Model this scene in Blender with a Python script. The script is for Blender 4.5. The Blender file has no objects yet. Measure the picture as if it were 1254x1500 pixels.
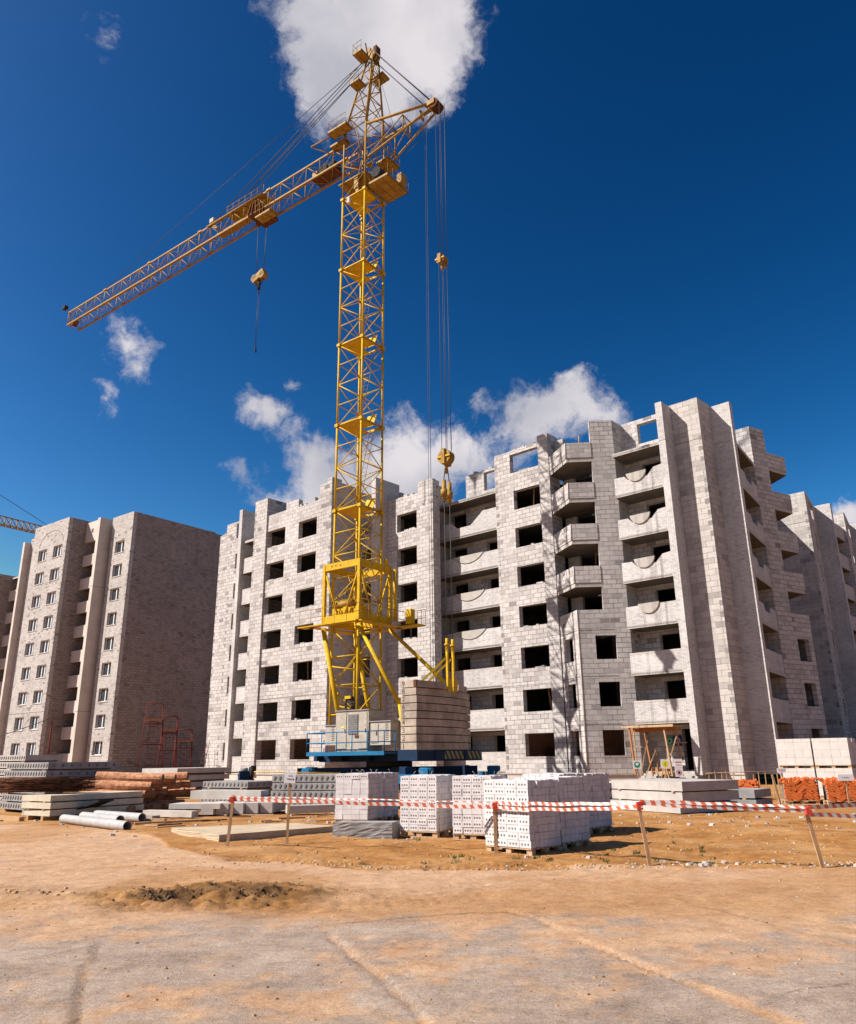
import bpy, bmesh, math, random
import numpy as np
from mathutils import Vector, Matrix
R = math.radians
rnd = random.Random(7)
scene = bpy.context.scene
col = scene.collection

# ------------------------------------------------------------------ camera, world, sun, exposure
cam_d = bpy.data.cameras.new('camera'); cam = bpy.data.objects.new('camera', cam_d); col.objects.link(cam)
cam_d.sensor_fit = 'VERTICAL'; cam_d.sensor_height = 36.0; cam_d.lens = 27.4
cam_d.clip_start = 0.1; cam_d.clip_end = 5000
cam.matrix_world = Matrix.Translation((0, 0, 1.6)) @ Matrix.Rotation(R(90 + 17.523), 4, 'X') @ Matrix.Rotation(R(-0.71), 4, 'Z')
scene.camera = cam
SUN = Vector((1.2255, 0.2465, -1.12)).normalized()          # direction the light travels
sun_d = bpy.data.lights.new('sun', 'SUN'); sun = bpy.data.objects.new('sun', sun_d); col.objects.link(sun)
sun_d.energy = 5.0; sun_d.angle = R(0.5); sun_d.color = (1.0, 0.945, 0.875)
sun.rotation_mode = 'QUATERNION'; sun.rotation_quaternion = SUN.to_track_quat('-Z', 'Y')
scene.view_settings.view_transform = 'Standard'; scene.view_settings.look = 'None'
scene.view_settings.gamma = 1.0; scene.view_settings.exposure = 0.80

def pdir(u, v):
    f = 1141.7; p = R(17.523); ro = R(.71)
    x, y = (u - 627) / f, (750 - v) / f
    a, b = x * math.cos(ro) + y * math.sin(ro), -x * math.sin(ro) + y * math.cos(ro)
    return Vector((a, math.cos(p) - b * math.sin(p), math.sin(p) + b * math.cos(p))).normalized()

world = bpy.data.worlds.new('World'); scene.world = world; world.use_nodes = True
wt = world.node_tree; wt.nodes.clear()
def wn(t, **k):
    n = wt.nodes.new(t)
    for a, b in k.items(): setattr(n, a, b)
    return n
sky = wn('ShaderNodeTexSky', sky_type='NISHITA', sun_disc=False, sun_elevation=math.asin(-SUN.z),
         sun_rotation=math.atan2(-SUN.x, -SUN.y), altitude=300, air_density=0.9, dust_density=1.1, ozone_density=5.0)
hs = wn('ShaderNodeHueSaturation'); hs.inputs['Saturation'].default_value = 1.30; hs.inputs['Value'].default_value = 1.0
wt.links.new(sky.outputs[0], hs.inputs['Color'])
gam = wn('ShaderNodeGamma'); gam.inputs['Gamma'].default_value = 1.8; wt.links.new(hs.outputs[0], gam.inputs['Color'])
tin = wn('ShaderNodeMix', data_type='RGBA', blend_type='MULTIPLY'); tin.inputs['Factor'].default_value = 1; tin.inputs['B'].default_value = (2.4, .90, .43, 1)
wt.links.new(gam.outputs[0], tin.inputs['A'])
cap = wn('ShaderNodeMix', data_type='RGBA', blend_type='DARKEN'); cap.inputs['Factor'].default_value = 1; cap.inputs['B'].default_value = (3.6, 4.6, 6.8, 1)
wt.links.new(tin.outputs['Result'], cap.inputs['A'])
geo = wn('ShaderNodeTexCoord')
nz = wn('ShaderNodeTexNoise'); nz.inputs['Scale'].default_value = 9; nz.inputs['Detail'].default_value = 9; nz.inputs['Roughness'].default_value = .62
wt.links.new(geo.outputs['Generated'], nz.inputs['Vector'])
off = wn('ShaderNodeVectorMath', operation='SUBTRACT'); off.inputs[1].default_value = (.5, .5, .5)
wt.links.new(nz.outputs['Color'], off.inputs[0])
scl = wn('ShaderNodeVectorMath', operation='SCALE'); scl.inputs['Scale'].default_value = .085
wt.links.new(off.outputs[0], scl.inputs[0])
add = wn('ShaderNodeVectorMath', operation='ADD')
wt.links.new(geo.outputs['Generated'], add.inputs[0]); wt.links.new(scl.outputs[0], add.inputs[1])
BL = [(455,5,50,1.0),(525,40,78,1.3),(610,20,85,1.4),(660,30,55,.9),(565,120,70,1.2),(620,95,55,1.1),(500,150,52,1.0),(480,90,66,.95),(530,165,40,.9),(470,130,34,.7),
      (150,50,30,.35),(188,500,36,.85),(205,545,26,.85),(165,593,20,.6),(368,602,26,.8),(402,610,26,.8),(436,568,20,.6),(425,648,26,.5),(388,686,20,.45),(345,690,26,.3),
      (470,705,50,1.05),(598,688,70,1.3),(535,725,45,.8),(345,690,22,.4),(648,650,38,.95),(560,740,64,1.1),(440,740,34,.8),(705,606,22,.6),(400,745,35,.9),
      (800,612,48,1.05),(852,596,44,1.05),(838,560,22,.75),(886,616,32,.85),(775,650,36,.5),(712,690,48,.75),(745,640,34,.5),(1256,745,24,1.1)]
acc = None
for (u, v, r, s) in BL:
    d = wn('ShaderNodeVectorMath', operation='DISTANCE'); d.inputs[1].default_value = pdir(u, v)
    wt.links.new(add.outputs[0], d.inputs[0])
    rr = r / 1141.7 * (0.95 if abs(v - 750) < 300 else .8)
    m = wn('ShaderNodeMapRange', interpolation_type='LINEAR'); m.inputs['From Min'].default_value = rr * 1.55; m.inputs['From Max'].default_value = rr * .1
    m.inputs['To Min'].default_value = 0; m.inputs['To Max'].default_value = s
    wt.links.new(d.outputs['Value'], m.inputs['Value'])
    if acc is None: acc = m.outputs[0]
    else:
        a = wn('ShaderNodeMath', operation='MAXIMUM'); a2 = wn('ShaderNodeMath', operation='MULTIPLY_ADD')
        wt.links.new(acc, a.inputs[0]); wt.links.new(m.outputs[0], a.inputs[1])
        mn = wn('ShaderNodeMath', operation='MINIMUM'); wt.links.new(acc, mn.inputs[0]); wt.links.new(m.outputs[0], mn.inputs[1])
        wt.links.new(mn.outputs[0], a2.inputs[0]); a2.inputs[1].default_value = .35; wt.links.new(a.outputs[0], a2.inputs[2])
        acc = a2.outputs[0]
nz2 = wn('ShaderNodeTexNoise'); nz2.inputs['Scale'].default_value = 17; nz2.inputs['Detail'].default_value = 10; nz2.inputs['Roughness'].default_value = .66
wt.links.new(add.outputs[0], nz2.inputs['Vector'])
k1 = wn('ShaderNodeMath', operation='MULTIPLY_ADD'); k1.inputs[1].default_value = 2.1; k1.inputs[2].default_value = -1.12
wt.links.new(nz2.outputs['Fac'], k1.inputs[0])
k2 = wn('ShaderNodeMath', operation='ADD'); wt.links.new(acc, k2.inputs[0]); wt.links.new(k1.outputs[0], k2.inputs[1])
ms = wn('ShaderNodeMapRange', interpolation_type='SMOOTHSTEP'); ms.inputs['From Min'].default_value = .14; ms.inputs['From Max'].default_value = .85
ms.inputs['To Max'].default_value = .97
wt.links.new(k2.outputs[0], ms.inputs['Value'])
gate = wn('ShaderNodeMath', operation='GREATER_THAN'); gate.inputs[1].default_value = .02; wt.links.new(acc, gate.inputs[0])
gm = wn('ShaderNodeMath', operation='MULTIPLY'); wt.links.new(gate.outputs[0], gm.inputs[0]); wt.links.new(ms.outputs[0], gm.inputs[1])
nz3 = wn('ShaderNodeTexNoise'); nz3.inputs['Scale'].default_value = 7; nz3.inputs['Detail'].default_value = 6
wt.links.new(geo.outputs['Generated'], nz3.inputs['Vector'])
cr = wn('ShaderNodeValToRGB'); cr.color_ramp.elements[0].position = .36; cr.color_ramp.elements[0].color = (5.6, 5.6, 6.3, 1)
cr.color_ramp.elements[1].position = .62; cr.color_ramp.elements[1].color = (8.9, 8.4, 8.7, 1)
wt.links.new(nz3.outputs['Fac'], cr.inputs['Fac'])
mixc = wn('ShaderNodeMix', data_type='RGBA')
wt.links.new(gm.outputs[0], mixc.inputs['Factor']); wt.links.new(cap.outputs['Result'], mixc.inputs['A']); wt.links.new(cr.outputs[0], mixc.inputs['B'])
bg = wn('ShaderNodeBackground'); bg.inputs['Strength'].default_value = .052
wo = wn('ShaderNodeOutputWorld')
wt.links.new(mixc.outputs['Result'], bg.inputs['Color']); wt.links.new(bg.outputs[0], wo.inputs['Surface'])

# ------------------------------------------------------------------ materials
MATS = {}
def new_mat(name):
    m = bpy.data.materials.new(name); m.use_nodes = True; MATS[name] = m
    nt = m.node_tree; b = nt.nodes['Principled BSDF']
    return m, nt, b
def ramp(nt, src, stops):
    r = nt.nodes.new('ShaderNodeValToRGB'); e = r.color_ramp.elements
    while len(e) < len(stops): e.new(.5)
    for i, (p, c) in enumerate(stops):
        e[i].position = p; e[i].color = tuple(c) + (1,) if len(c) == 3 else c
    nt.links.new(src, r.inputs['Fac']); return r.outputs[0]
def noise(nt, scale, detail=6, rough=.6, coord='Object', vec=None):
    n = nt.nodes.new('ShaderNodeTexNoise'); n.inputs['Scale'].default_value = scale; n.inputs['Detail'].default_value = detail; n.inputs['Roughness'].default_value = rough
    if vec is None:
        t = nt.nodes.new('ShaderNodeTexCoord'); vec = t.outputs[coord]
    nt.links.new(vec, n.inputs['Vector']); return n.outputs['Fac']
def mixrgb(nt, fac, a, b, blend='MIX'):
    m = nt.nodes.new('ShaderNodeMix'); m.data_type = 'RGBA'; m.blend_type = blend
    for k, x in (('Factor', fac), ('A', a), ('B', b)):
        if hasattr(x, 'links'): nt.links.new(x, m.inputs[k])
        elif k == 'Factor': m.inputs[k].default_value = x
        else: m.inputs[k].default_value = tuple(x) + (1,)
    return m.outputs['Result']
def bump(nt, b, h, strength=.4, dist=.02, chain=None):
    n = nt.nodes.new('ShaderNodeBump'); n.inputs['Strength'].default_value = strength; n.inputs['Distance'].default_value = dist
    nt.links.new(h, n.inputs['Height'])
    if chain: nt.links.new(chain, n.inputs['Normal'])
    nt.links.new(n.outputs[0], b.inputs['Normal']); return n.outputs[0]
def M_plain(name, c1, c2, scale=3., rough=.8, metal=0., bmp=.2, bs=30., spec=.3):
    m, nt, b = new_mat(name)
    n = noise(nt, scale, 7, .65)
    nt.links.new(ramp(nt, n, [(.32, c1), (.68, c2)]), b.inputs['Base Color'])
    b.inputs['Roughness'].default_value = rough; b.inputs['Metallic'].default_value = metal
    b.inputs['Specular IOR Level'].default_value = spec
    if bmp: bump(nt, b, noise(nt, bs, 5), bmp, .01)
    return m
def M_block(name, w, h, light, mid, dark, mortar, mw=.012, darkfrac=.05, stain=.25, bmp=.5):
    m, nt, b = new_mat(name)
    uv = nt.nodes.new('ShaderNodeUVMap')
    wob = nt.nodes.new('ShaderNodeTexNoise'); wob.inputs['Scale'].default_value = 1.3; wob.inputs['Detail'].default_value = 3
    nt.links.new(uv.outputs[0], wob.inputs['Vector'])
    wv = nt.nodes.new('ShaderNodeVectorMath'); wv.operation = 'MULTIPLY_ADD'
    wv.inputs[1].default_value = (h * .30, h * .22, 0)
    nt.links.new(wob.outputs['Color'], wv.inputs[0]); nt.links.new(uv.outputs[0], wv.inputs[2])
    t = nt.nodes.new('ShaderNodeTexBrick'); nt.links.new(wv.outputs[0], t.inputs['Vector'])
    t.inputs['Scale'].default_value = 1; t.inputs['Brick Width'].default_value = w; t.inputs['Row Height'].default_value = h
    t.inputs['Mortar Size'].default_value = mw; t.inputs['Mortar Smooth'].default_value = .25; t.inputs['Bias'].default_value = 0
    t.inputs['Color1'].default_value = (0, 0, 0, 1); t.inputs['Color2'].default_value = (1, 1, 1, 1); t.inputs['Mortar'].default_value = (.5, .5, .5, 1)
    c = ramp(nt, t.outputs['Color'], [(0., dark), (darkfrac, dark), (darkfrac + .03, mid), (.55, light)])
    big = ramp(nt, noise(nt, .23, 5, .6), [(.35, (1 - stain,) * 3), (.62, (1, 1, 1))])
    c = mixrgb(nt, 1., c, big, 'MULTIPLY')
    fine = ramp(nt, noise(nt, 6, 8, .75), [(.3, (.80, .79, .78)), (.65, (1, 1, 1))])
    c = mixrgb(nt, 1., c, fine, 'MULTIPLY')
    # vertical rain streaks
    tc = nt.nodes.new('ShaderNodeTexCoord'); mp = nt.nodes.new('ShaderNodeMapping'); mp.inputs['Scale'].default_value = (3.0, 3.0, .16)
    nt.links.new(tc.outputs['Object'], mp.inputs['Vector'])
    stk = ramp(nt, noise(nt, 1.2, 5, .7, vec=mp.outputs[0]), [(.30, (.72, .70, .68)), (.5, (1, 1, 1))])
    c = mixrgb(nt, .55, c, stk, 'MULTIPLY')
    mm = nt.nodes.new('ShaderNodeMath'); mm.operation = 'MULTIPLY'
    vis = ramp(nt, noise(nt, .9, 4), [(.3, (.35,) * 3), (.6, (1,) * 3)])
    nt.links.new(t.outputs['Fac'], mm.inputs[0]); nt.links.new(vis, mm.inputs[1])
    mcol = ramp(nt, noise(nt, .55, 5, .65), [(.36, mortar), (.50, mortar), (.62, tuple(min(1, q * .95) for q in mid))])
    c = mixrgb(nt, mm.outputs[0], c, mcol)
    smear = ramp(nt, noise(nt, 1.9, 9, .8), [(.60, (0, 0, 0)), (.72, (.55, .55, .55))])
    c = mixrgb(nt, smear, c, tuple(min(1, q * 1.12) for q in light))
    nt.links.new(c, b.inputs['Base Color']); b.inputs['Roughness'].default_value = .92; b.inputs['Specular IOR Level'].default_value = .15
    inv = nt.nodes.new('ShaderNodeMath'); inv.operation = 'SUBTRACT'; inv.inputs[0].default_value = 1; nt.links.new(t.outputs['Fac'], inv.inputs[1])
    n1 = bump(nt, b, noise(nt, 22, 6), .5, .008)
    hh_ = nt.nodes.new('ShaderNodeMath'); hh_.operation = 'MULTIPLY_ADD'; hh_.inputs[1].default_value = .45; nt.links.new(t.outputs['Color'], hh_.inputs[0]); nt.links.new(inv.outputs[0], hh_.inputs[2])
    bump(nt, b, hh_.outputs[0], bmp, .02, n1)
    return m
M_block('block', .60, .305, (.56, .52, .495), (.42, .385, .365), (.25, .23, .225), (.165, .14, .13), .018, .004, .18, .9)
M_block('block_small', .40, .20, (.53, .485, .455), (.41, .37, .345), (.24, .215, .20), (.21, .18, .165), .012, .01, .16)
M_block('block_large', .80, .345, (.52, .475, .44), (.38, .35, .325), (.30, .275, .26), (.18, .155, .14), .013, .004, .14, .7)
M_block('block_shade_brown', .55, .28, (.345, .285, .265), (.265, .217, .20), (.21, .17, .16), (.115, .09, .085), .022, .01, .15, .9)  # blockwork with shade put into its colour, for walls out of the sun
M_block('white_brick', .26, .078, (.60, .57, .55), (.48, .45, .435), (.42, .39, .375), (.20, .175, .165), .010, .006, .10, .35)
M_plain('block_dark', (.17, .155, .148), (.26, .24, .228), 8, .9)
M_plain('concrete', (.32, .29, .265), (.46, .42, .385), 1.8, .9, bmp=.4)
M_plain('concrete_pale', (.38, .34, .30), (.54, .485, .43), 1.6, .9, bmp=.4)
M_plain('concrete_grey', (.19, .18, .175), (.32, .30, .285), 2.2, .9, bmp=.5)
M_plain('lintel_concrete', (.42, .36, .26), (.58, .51, .40), 2.5, .9, bmp=.5)
M_plain('dusty_concrete', (.36, .27, .18), (.50, .39, .27), 2, .95, bmp=.5)
M_plain('disc_concrete', (.33, .30, .265), (.43, .395, .35), 3, .9)
M_plain('slab_under_shade', (.085, .075, .066), (.14, .125, .11), 1.5, .9)  # slab concrete with the shade of the underside put into its colour
M_plain('interior_shade', (.055, .048, .044), (.09, .08, .074), 1.5, .95)  # room floors and partitions, indoor shade put into the colour
M_plain('mortar_gap_dark', (.12, .10, .09), (.18, .16, .15), 3, .95, bmp=0)  # mortar joints; also the shade painted between counterweight slabs
M_plain('plaster', (.46, .40, .355), (.58, .505, .45), .8, .9)
M_plain('pvc', (.80, .79, .77), (.86, .85, .83), 4, .45, bmp=0, spec=.5)
M_plain('glass_dark', (.02, .025, .03), (.05, .06, .07), 2, .08, bmp=0, spec=.9)
def M_paint(name, c, c_dirt, rust=(.16, .06, .02), amount=.42, rough=.5):
    m, nt, b = new_mat(name)
    a = ramp(nt, noise(nt, 2.2, 8, .7), [(.3, c_dirt), (.6, c)])
    f = ramp(nt, noise(nt, 9, 8, .75), [(.62 - amount * .1, (0, 0, 0)), (.72, (1, 1, 1))])
    nt.links.new(mixrgb(nt, f, a, rust), b.inputs['Base Color'])
    b.inputs['Roughness'].default_value = rough + .15; b.inputs['Specular IOR Level'].default_value = .2
    bump(nt, b, noise(nt, 25, 4), .1, .004); return m
M_paint('yellow_paint', (.58, .36, .004), (.42, .235, .006), amount=.8)
M_paint('yellow_weathered', (.36, .21, .035), (.20, .105, .02), amount=1.2)
M_paint('blue_paint', (.004, .026, .07), (.003, .016, .04), (.03, .02, .02), .3)
M_paint('blue_light_paint', (.010, .15, .30), (.01, .09, .19), (.06, .03, .02), .3)
M_paint('cabinet_paint', (.42, .38, .32), (.30, .265, .22), (.26, .11, .035), 1.0)
M_paint('red_paint', (.15, .022, .016), (.09, .016, .012), (.08, .03, .02), .3, .7)
M_paint('rust_steel', (.13, .05, .024), (.07, .028, .016), (.05, .02, .015), .5, .9)
M_plain('ballast_concrete', (.20, .16, .13), (.46, .38, .30), 1.1, .95, bmp=.6)
M_plain('rope', (.035, .03, .03), (.07, .06, .06), 4, .6, bmp=0)
M_plain('dark_metal', (.02, .02, .022), (.055, .05, .045), 5, .85, bmp=0, spec=.1)
M_plain('hole_shade', (.11, .10, .095), (.18, .165, .155), 6, .95, bmp=0)  # painted shade for holes, slots and gaps that are not cut out
M_plain('ink', (.03, .03, .05), (.05, .05, .07), 6, .9, bmp=0)
M_plain('sign_white', (.76, .75, .74), (.84, .83, .82), 6, .5, bmp=0)
M_plain('sign_green', (.01, .25, .12), (.01, .3, .14), 6, .5, bmp=0)
M_plain('sign_yellow', (.75, .68, .02), (.8, .72, .03), 6, .5, bmp=0)
M_plain('sign_blue', (.02, .03, .16), (.03, .04, .2), 6, .5, bmp=0)
M_plain('sign_red', (.55, .04, .03), (.6, .06, .04), 6, .5, bmp=0)
M_plain('silicate_brick', (.46, .425, .415), (.66, .615, .605), 3.5, .9, bmp=.3)
M_plain('aac_block', (.48, .44, .40), (.60, .55, .50), 3.5, .95, bmp=.35)
M_plain('clay_brick', (.42, .085, .018), (.62, .165, .04), 7, .9, bmp=.3)
M_plain('pipe_plastic', (.30, .29, .28), (.42, .40, .38), 4, .5)
M_plain('soil_dark', (.10, .06, .03), (.20, .12, .06), 9, .95, bmp=.8)
M_plain('stone', (.28, .235, .19), (.44, .38, .32), 5, .95, bmp=.6)
M_plain('clod', (.34, .19, .08), (.48, .30, .15), 5, .95, bmp=.6)
M_plain('leaf', (.05, .10, .02), (.11, .16, .04), 8, .8, bmp=0)
def M_wood(name, c1, c2):
    m, nt, b = new_mat(name)
    tc = nt.nodes.new('ShaderNodeTexCoord'); mp = nt.nodes.new('ShaderNodeMapping'); mp.inputs['Scale'].default_value = (14, 14, 1.5)
    nt.links.new(tc.outputs['Object'], mp.inputs['Vector'])
    nt.links.new(ramp(nt, noise(nt, 2, 6, .7, vec=mp.outputs[0]), [(.3, c1), (.65, c2)]), b.inputs['Base Color'])
    b.inputs['Roughness'].default_value = .85; bump(nt, b, noise(nt, 3, 5, vec=mp.outputs[0]), .3, .01); return m
M_wood('wood', (.26, .14, .06), (.50, .31, .16))
M_wood('wood_orange', (.28, .10, .03), (.46, .20, .07))
M_wood('pallet_wood', (.30, .18, .09), (.52, .36, .21))
M_wood('log_end', (.10, .055, .03), (.20, .12, .06))
def M_bark():
    m, nt, b = new_mat('bark')
    n = noise(nt, 6, 9, .75)
    nt.links.new(ramp(nt, n, [(.30, (.10, .04, .02)), (.44, (.40, .16, .07)), (.58, (.58, .28, .14)), (.70, (.64, .47, .37))]), b.inputs['Base Color'])
    b.inputs['Roughness'].default_value = .9; bump(nt, b, noise(nt, 14, 8, .7), 1., .03); return m
M_bark()
def M_tape():
    m, nt, b = new_mat('tape')
    uv = nt.nodes.new('ShaderNodeUVMap'); s = nt.nodes.new('ShaderNodeSeparateXYZ'); nt.links.new(uv.outputs[0], s.inputs[0])
    a = nt.nodes.new('ShaderNodeMath'); a.operation = 'MULTIPLY_ADD'; a.inputs[1].default_value = .6; nt.links.new(s.outputs[1], a.inputs[0]); nt.links.new(s.outputs[0], a.inputs[2])
    f = nt.nodes.new('ShaderNodeMath'); f.operation = 'PINGPONG'; f.inputs[1].default_value = .075; nt.links.new(a.outputs[0], f.inputs[0])
    g = nt.nodes.new('ShaderNodeMath'); g.operation = 'GREATER_THAN'; g.inputs[1].default_value = .039; nt.links.new(f.outputs[0], g.inputs[0])
    nt.links.new(mixrgb(nt, g.outputs[0], (.60, .55, .51), (.50, .10, .045)), b.inputs['Base Color'])
    b.inputs['Roughness'].default_value = .4; return m
M_tape()
def M_hazard():
    m, nt, b = new_mat('hazard')
    tc = nt.nodes.new('ShaderNodeUVMap'); s = nt.nodes.new('ShaderNodeSeparateXYZ'); nt.links.new(tc.outputs[0], s.inputs[0])
    a = nt.nodes.new('ShaderNodeMath'); a.operation = 'MULTIPLY_ADD'; a.inputs[1].default_value = -.7; nt.links.new(s.outputs[1], a.inputs[0]); nt.links.new(s.outputs[0], a.inputs[2])
    f = nt.nodes.new('ShaderNodeMath'); f.operation = 'PINGPONG'; f.inputs[1].default_value = .2; nt.links.new(a.outputs[0], f.inputs[0])
    g = nt.nodes.new('ShaderNodeMath'); g.operation = 'GREATER_THAN'; g.inputs[1].default_value = .12; nt.links.new(f.outputs[0], g.inputs[0])
    nt.links.new(mixrgb(nt, g.outputs[0], (.015, .03, .05), (.30, .24, .05)), b.inputs['Base Color'])
    b.inputs['Roughness'].default_value = .6
M_hazard()

# ------------------------------------------------------------------ mesh builder
class MB:
    def __init__(s): s.v = []; s.f = []; s.m = []; s.mats = []; s.sm = []
    def mi(s, name):
        if name not in s.mats: s.mats.append(name)
        return s.mats.index(name)
    def face(s, pts, mat, smooth=False):
        i = len(s.v); s.v += [tuple(p) for p in pts]; s.f.append(tuple(range(i, i + len(pts)))); s.m.append(s.mi(mat)); s.sm.append(smooth)
    def hexa(s, p, mat, top=None, bottom=None):
        # p: 8 points, 0-3 bottom (ccw from above), 4-7 top
        i = len(s.v); s.v += [tuple(q) for q in p]
        for k, fc in enumerate(((0, 3, 2, 1), (4, 5, 6, 7), (0, 1, 5, 4), (1, 2, 6, 5), (2, 3, 7, 6), (3, 0, 4, 7))):
            s.f.append(tuple(i + j for j in fc)); s.sm.append(False)
            s.m.append(s.mi(bottom if (k == 0 and bottom) else top if (k == 1 and top) else mat))
    def box(s, x0, x1, y0, y1, z0, z1, mat, **k):
        s.hexa([(x0, y0, z0), (x1, y0, z0), (x1, y1, z0), (x0, y1, z0), (x0, y0, z1), (x1, y0, z1), (x1, y1, z1), (x0, y1, z1)], mat, **k)
    def obox(s, c, ax, ay, az, hx, hy, hz, mat):
        c = Vector(c); ax, ay, az = Vector(ax) * hx, Vector(ay) * hy, Vector(az) * hz
        s.hexa([c - ax - ay - az, c + ax - ay - az, c + ax + ay - az, c - ax + ay - az, c - ax - ay + az, c + ax - ay + az, c + ax + ay + az, c - ax + ay + az], mat)
    def beam(s, a, b, w, h, mat, up=(0, 0, 1)):
        a, b = Vector(a), Vector(b); d = b - a; L = d.length; d.normalize(); up = Vector(up)
        if abs(d.dot(up)) > .98: up = Vector((1, 0, 0))
        x = d.cross(up).normalized(); y = x.cross(d)
        s.obox((a + b) / 2, x, d, y, w / 2, L / 2, h / 2, mat)
    def tube(s, a, b, r, mat, n=6, r2=None, cap=None, smooth=True):
        a, b = Vector(a), Vector(b); d = (b - a).normalized(); r2 = r if r2 is None else r2
        u = Vector((0, 0, 1)) if abs(d.z) < .9 else Vector((1, 0, 0))
        x = d.cross(u).normalized(); y = d.cross(x)
        i = len(s.v)
        for P, q in ((a, r), (b, r2)):
            for k in range(n):
                t = 2 * math.pi * k / n; s.v.append(tuple(P + x * (math.cos(t) * q) + y * (math.sin(t) * q)))
        for k in range(n):
            l = (k + 1) % n; s.f.append((i + k, i + l, i + n + l, i + n + k)); s.m.append(s.mi(mat)); s.sm.append(smooth)
        s.f.append(tuple(i + k for k in range(n))[::-1]); s.m.append(s.mi(cap or mat)); s.sm.append(False)
        s.f.append(tuple(i + n + k for k in range(n))); s.m.append(s.mi(cap or mat)); s.sm.append(False)
    def path(s, pts, r, mat, n=5):
        for a, b in zip(pts[:-1], pts[1:]): s.tube(a, b, r, mat, n)
    def plate(s, poly, y0, y1, mat, A=None, B=None):
        # poly in (u, z); extruded; default plane x=u; with A,B: u along A->B, thickness inward
        if A is None: P = lambda u, z, y: (u, y, z)
        else:
            A2, B2 = Vector(A), Vector(B); d = (B2 - A2).normalized(); n = Vector((-d.y, d.x))
            P = lambda u, z, y: tuple((A2 + d * u + n * y)) + (z,)
        s.face([P(u, z, y0) for u, z in poly], mat); s.face([P(u, z, y1) for u, z in reversed(poly)], mat)
        k = len(poly)
        for i in range(k):
            a, b = poly[i], poly[(i + 1) % k]
            s.face([P(*a, y0), P(*a, y1), P(*b, y1), P(*b, y0)], mat)
    def wall(s, A, B, z0, z1, th, mat, holes=(), tops=None, reveal=None, quoin=()):
        """A->B in plan, front face on the right of travel, thickness to the left. holes (u0,u1,z0,z1)."""
        A2, B2 = Vector(A), Vector(B); L = (B2 - A2).length; d = (B2 - A2) / L; n = Vector((-d.y, d.x))
        P = lambda u, z, y: (A2.x + d.x * u + n.x * y, A2.y + d.y * u + n.y * y, z)
        tops = tops or [(0, L, z1)]
        us = sorted({0, L} | {h[0] for h in holes} | {h[1] for h in holes} | {t[0] for t in tops} | {t[1] for t in tops})
        us = [u for u in us if -1e-6 <= u <= L + 1e-6]
        zs = sorted({z0} | {h[2] for h in holes} | {h[3] for h in holes} | {t[2] for t in tops})
        nu, nzz = len(us) - 1, len(zs) - 1
        def top(u):
            for t in tops:
                if t[0] <= u <= t[1]: return t[2]
            return z1
        solid = [[False] * nzz for _ in range(nu)]
        for i in range(nu):
            um = (us[i] + us[i + 1]) / 2
            for j in range(nzz):
                zm = (zs[j] + zs[j + 1]) / 2
                solid[i][j] = zm < top(um) and not any(h[0] < um < h[1] and h[2] < zm < h[3] for h in holes)
        rv = reveal or mat
        for i in range(nu):
            for j in range(nzz):
                if not solid[i][j]: continue
                a, b, c, e = us[i], us[i + 1], zs[j], zs[j + 1]
                s.face([P(a, c, 0), P(b, c, 0), P(b, e, 0), P(a, e, 0)], mat)
                s.face([P(b, c, th), P(a, c, th), P(a, e, th), P(b, e, th)], mat)
                g = lambda x, y: 0 <= x < nu and 0 <= y < nzz and solid[x][y]
                if not g(i - 1, j): s.face([P(a, c, th), P(a, c, 0), P(a, e, 0), P(a, e, th)], rv)
                if not g(i + 1, j): s.face([P(b, c, 0), P(b, c, th), P(b, e, th), P(b, e, 0)], rv)
                if not g(i, j + 1): s.face([P(a, e, 0), P(b, e, 0), P(b, e, th), P(a, e, th)], rv)
                if not g(i, j - 1): s.face([P(a, c, th), P(b, c, th), P(b, c, 0), P(a, c, 0)], rv)
        for (u, sgn, q0, q1, step) in quoin:      # dark toothing blocks, 3 mm proud
            z = q0; k = 0
            while z < q1 - step:
                if rnd.random() < .55:
                    w = rnd.uniform(.18, .30); ua, ub = (u + .004, u + w) if sgn > 0 else (u - w, u - .004)
                    zb = z + rnd.uniform(-.02, .02); hh = step * rnd.uniform(.40, .5)
                    s.hexa([P(ua, zb, -.003), P(ub, zb, -.003), P(ub, zb, .05), P(ua, zb, .05), P(ua, zb + hh, -.003), P(ub, zb + hh, -.003), P(ub, zb + hh, .05), P(ua, zb + hh, .05)], 'block_dark')
                z += step
    def build(s, name, parent=None, origin=(0, 0, 0), uv=True):
        me = bpy.data.meshes.new(name)
        ox, oy, oz = origin
        me.from_pydata([(x - ox, y - oy, z - oz) for x, y, z in s.v], [], s.f)
        for m in s.mats: me.materials.append(MATS[m])
        me.polygons.foreach_set('material_index', s.m); me.polygons.foreach_set('use_smooth', s.sm)
        if uv:
            ul = me.uv_layers.new(name='UVMap'); dat = np.zeros(len(me.loops) * 2)
            vs = s.v; k = 0
            me.update()
            for p in me.polygons:
                nx, ny, nz_ = p.normal
                if abs(nz_) > .75:
                    for i in s.f[p.index]: dat[k] = vs[i][0]; dat[k + 1] = vs[i][1]; k += 2
                else:
                    q = math.hypot(nx, ny) or 1; tx, ty = -ny / q, nx / q
                    for i in s.f[p.index]: dat[k] = vs[i][0] * tx + vs[i][1] * ty; dat[k + 1] = vs[i][2]; k += 2
            ul.data.foreach_set('uv', dat)
        me.update()
        o = bpy.data.objects.new(name, me); col.objects.link(o)
        if parent: o.parent = parent
        return o
def tag(o, label=None, cat=None, group=None, kind=None):
    for k, v in (('label', label), ('category', cat), ('group', group), ('kind', kind)):
        if v: o[k] = v
    return o
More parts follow.
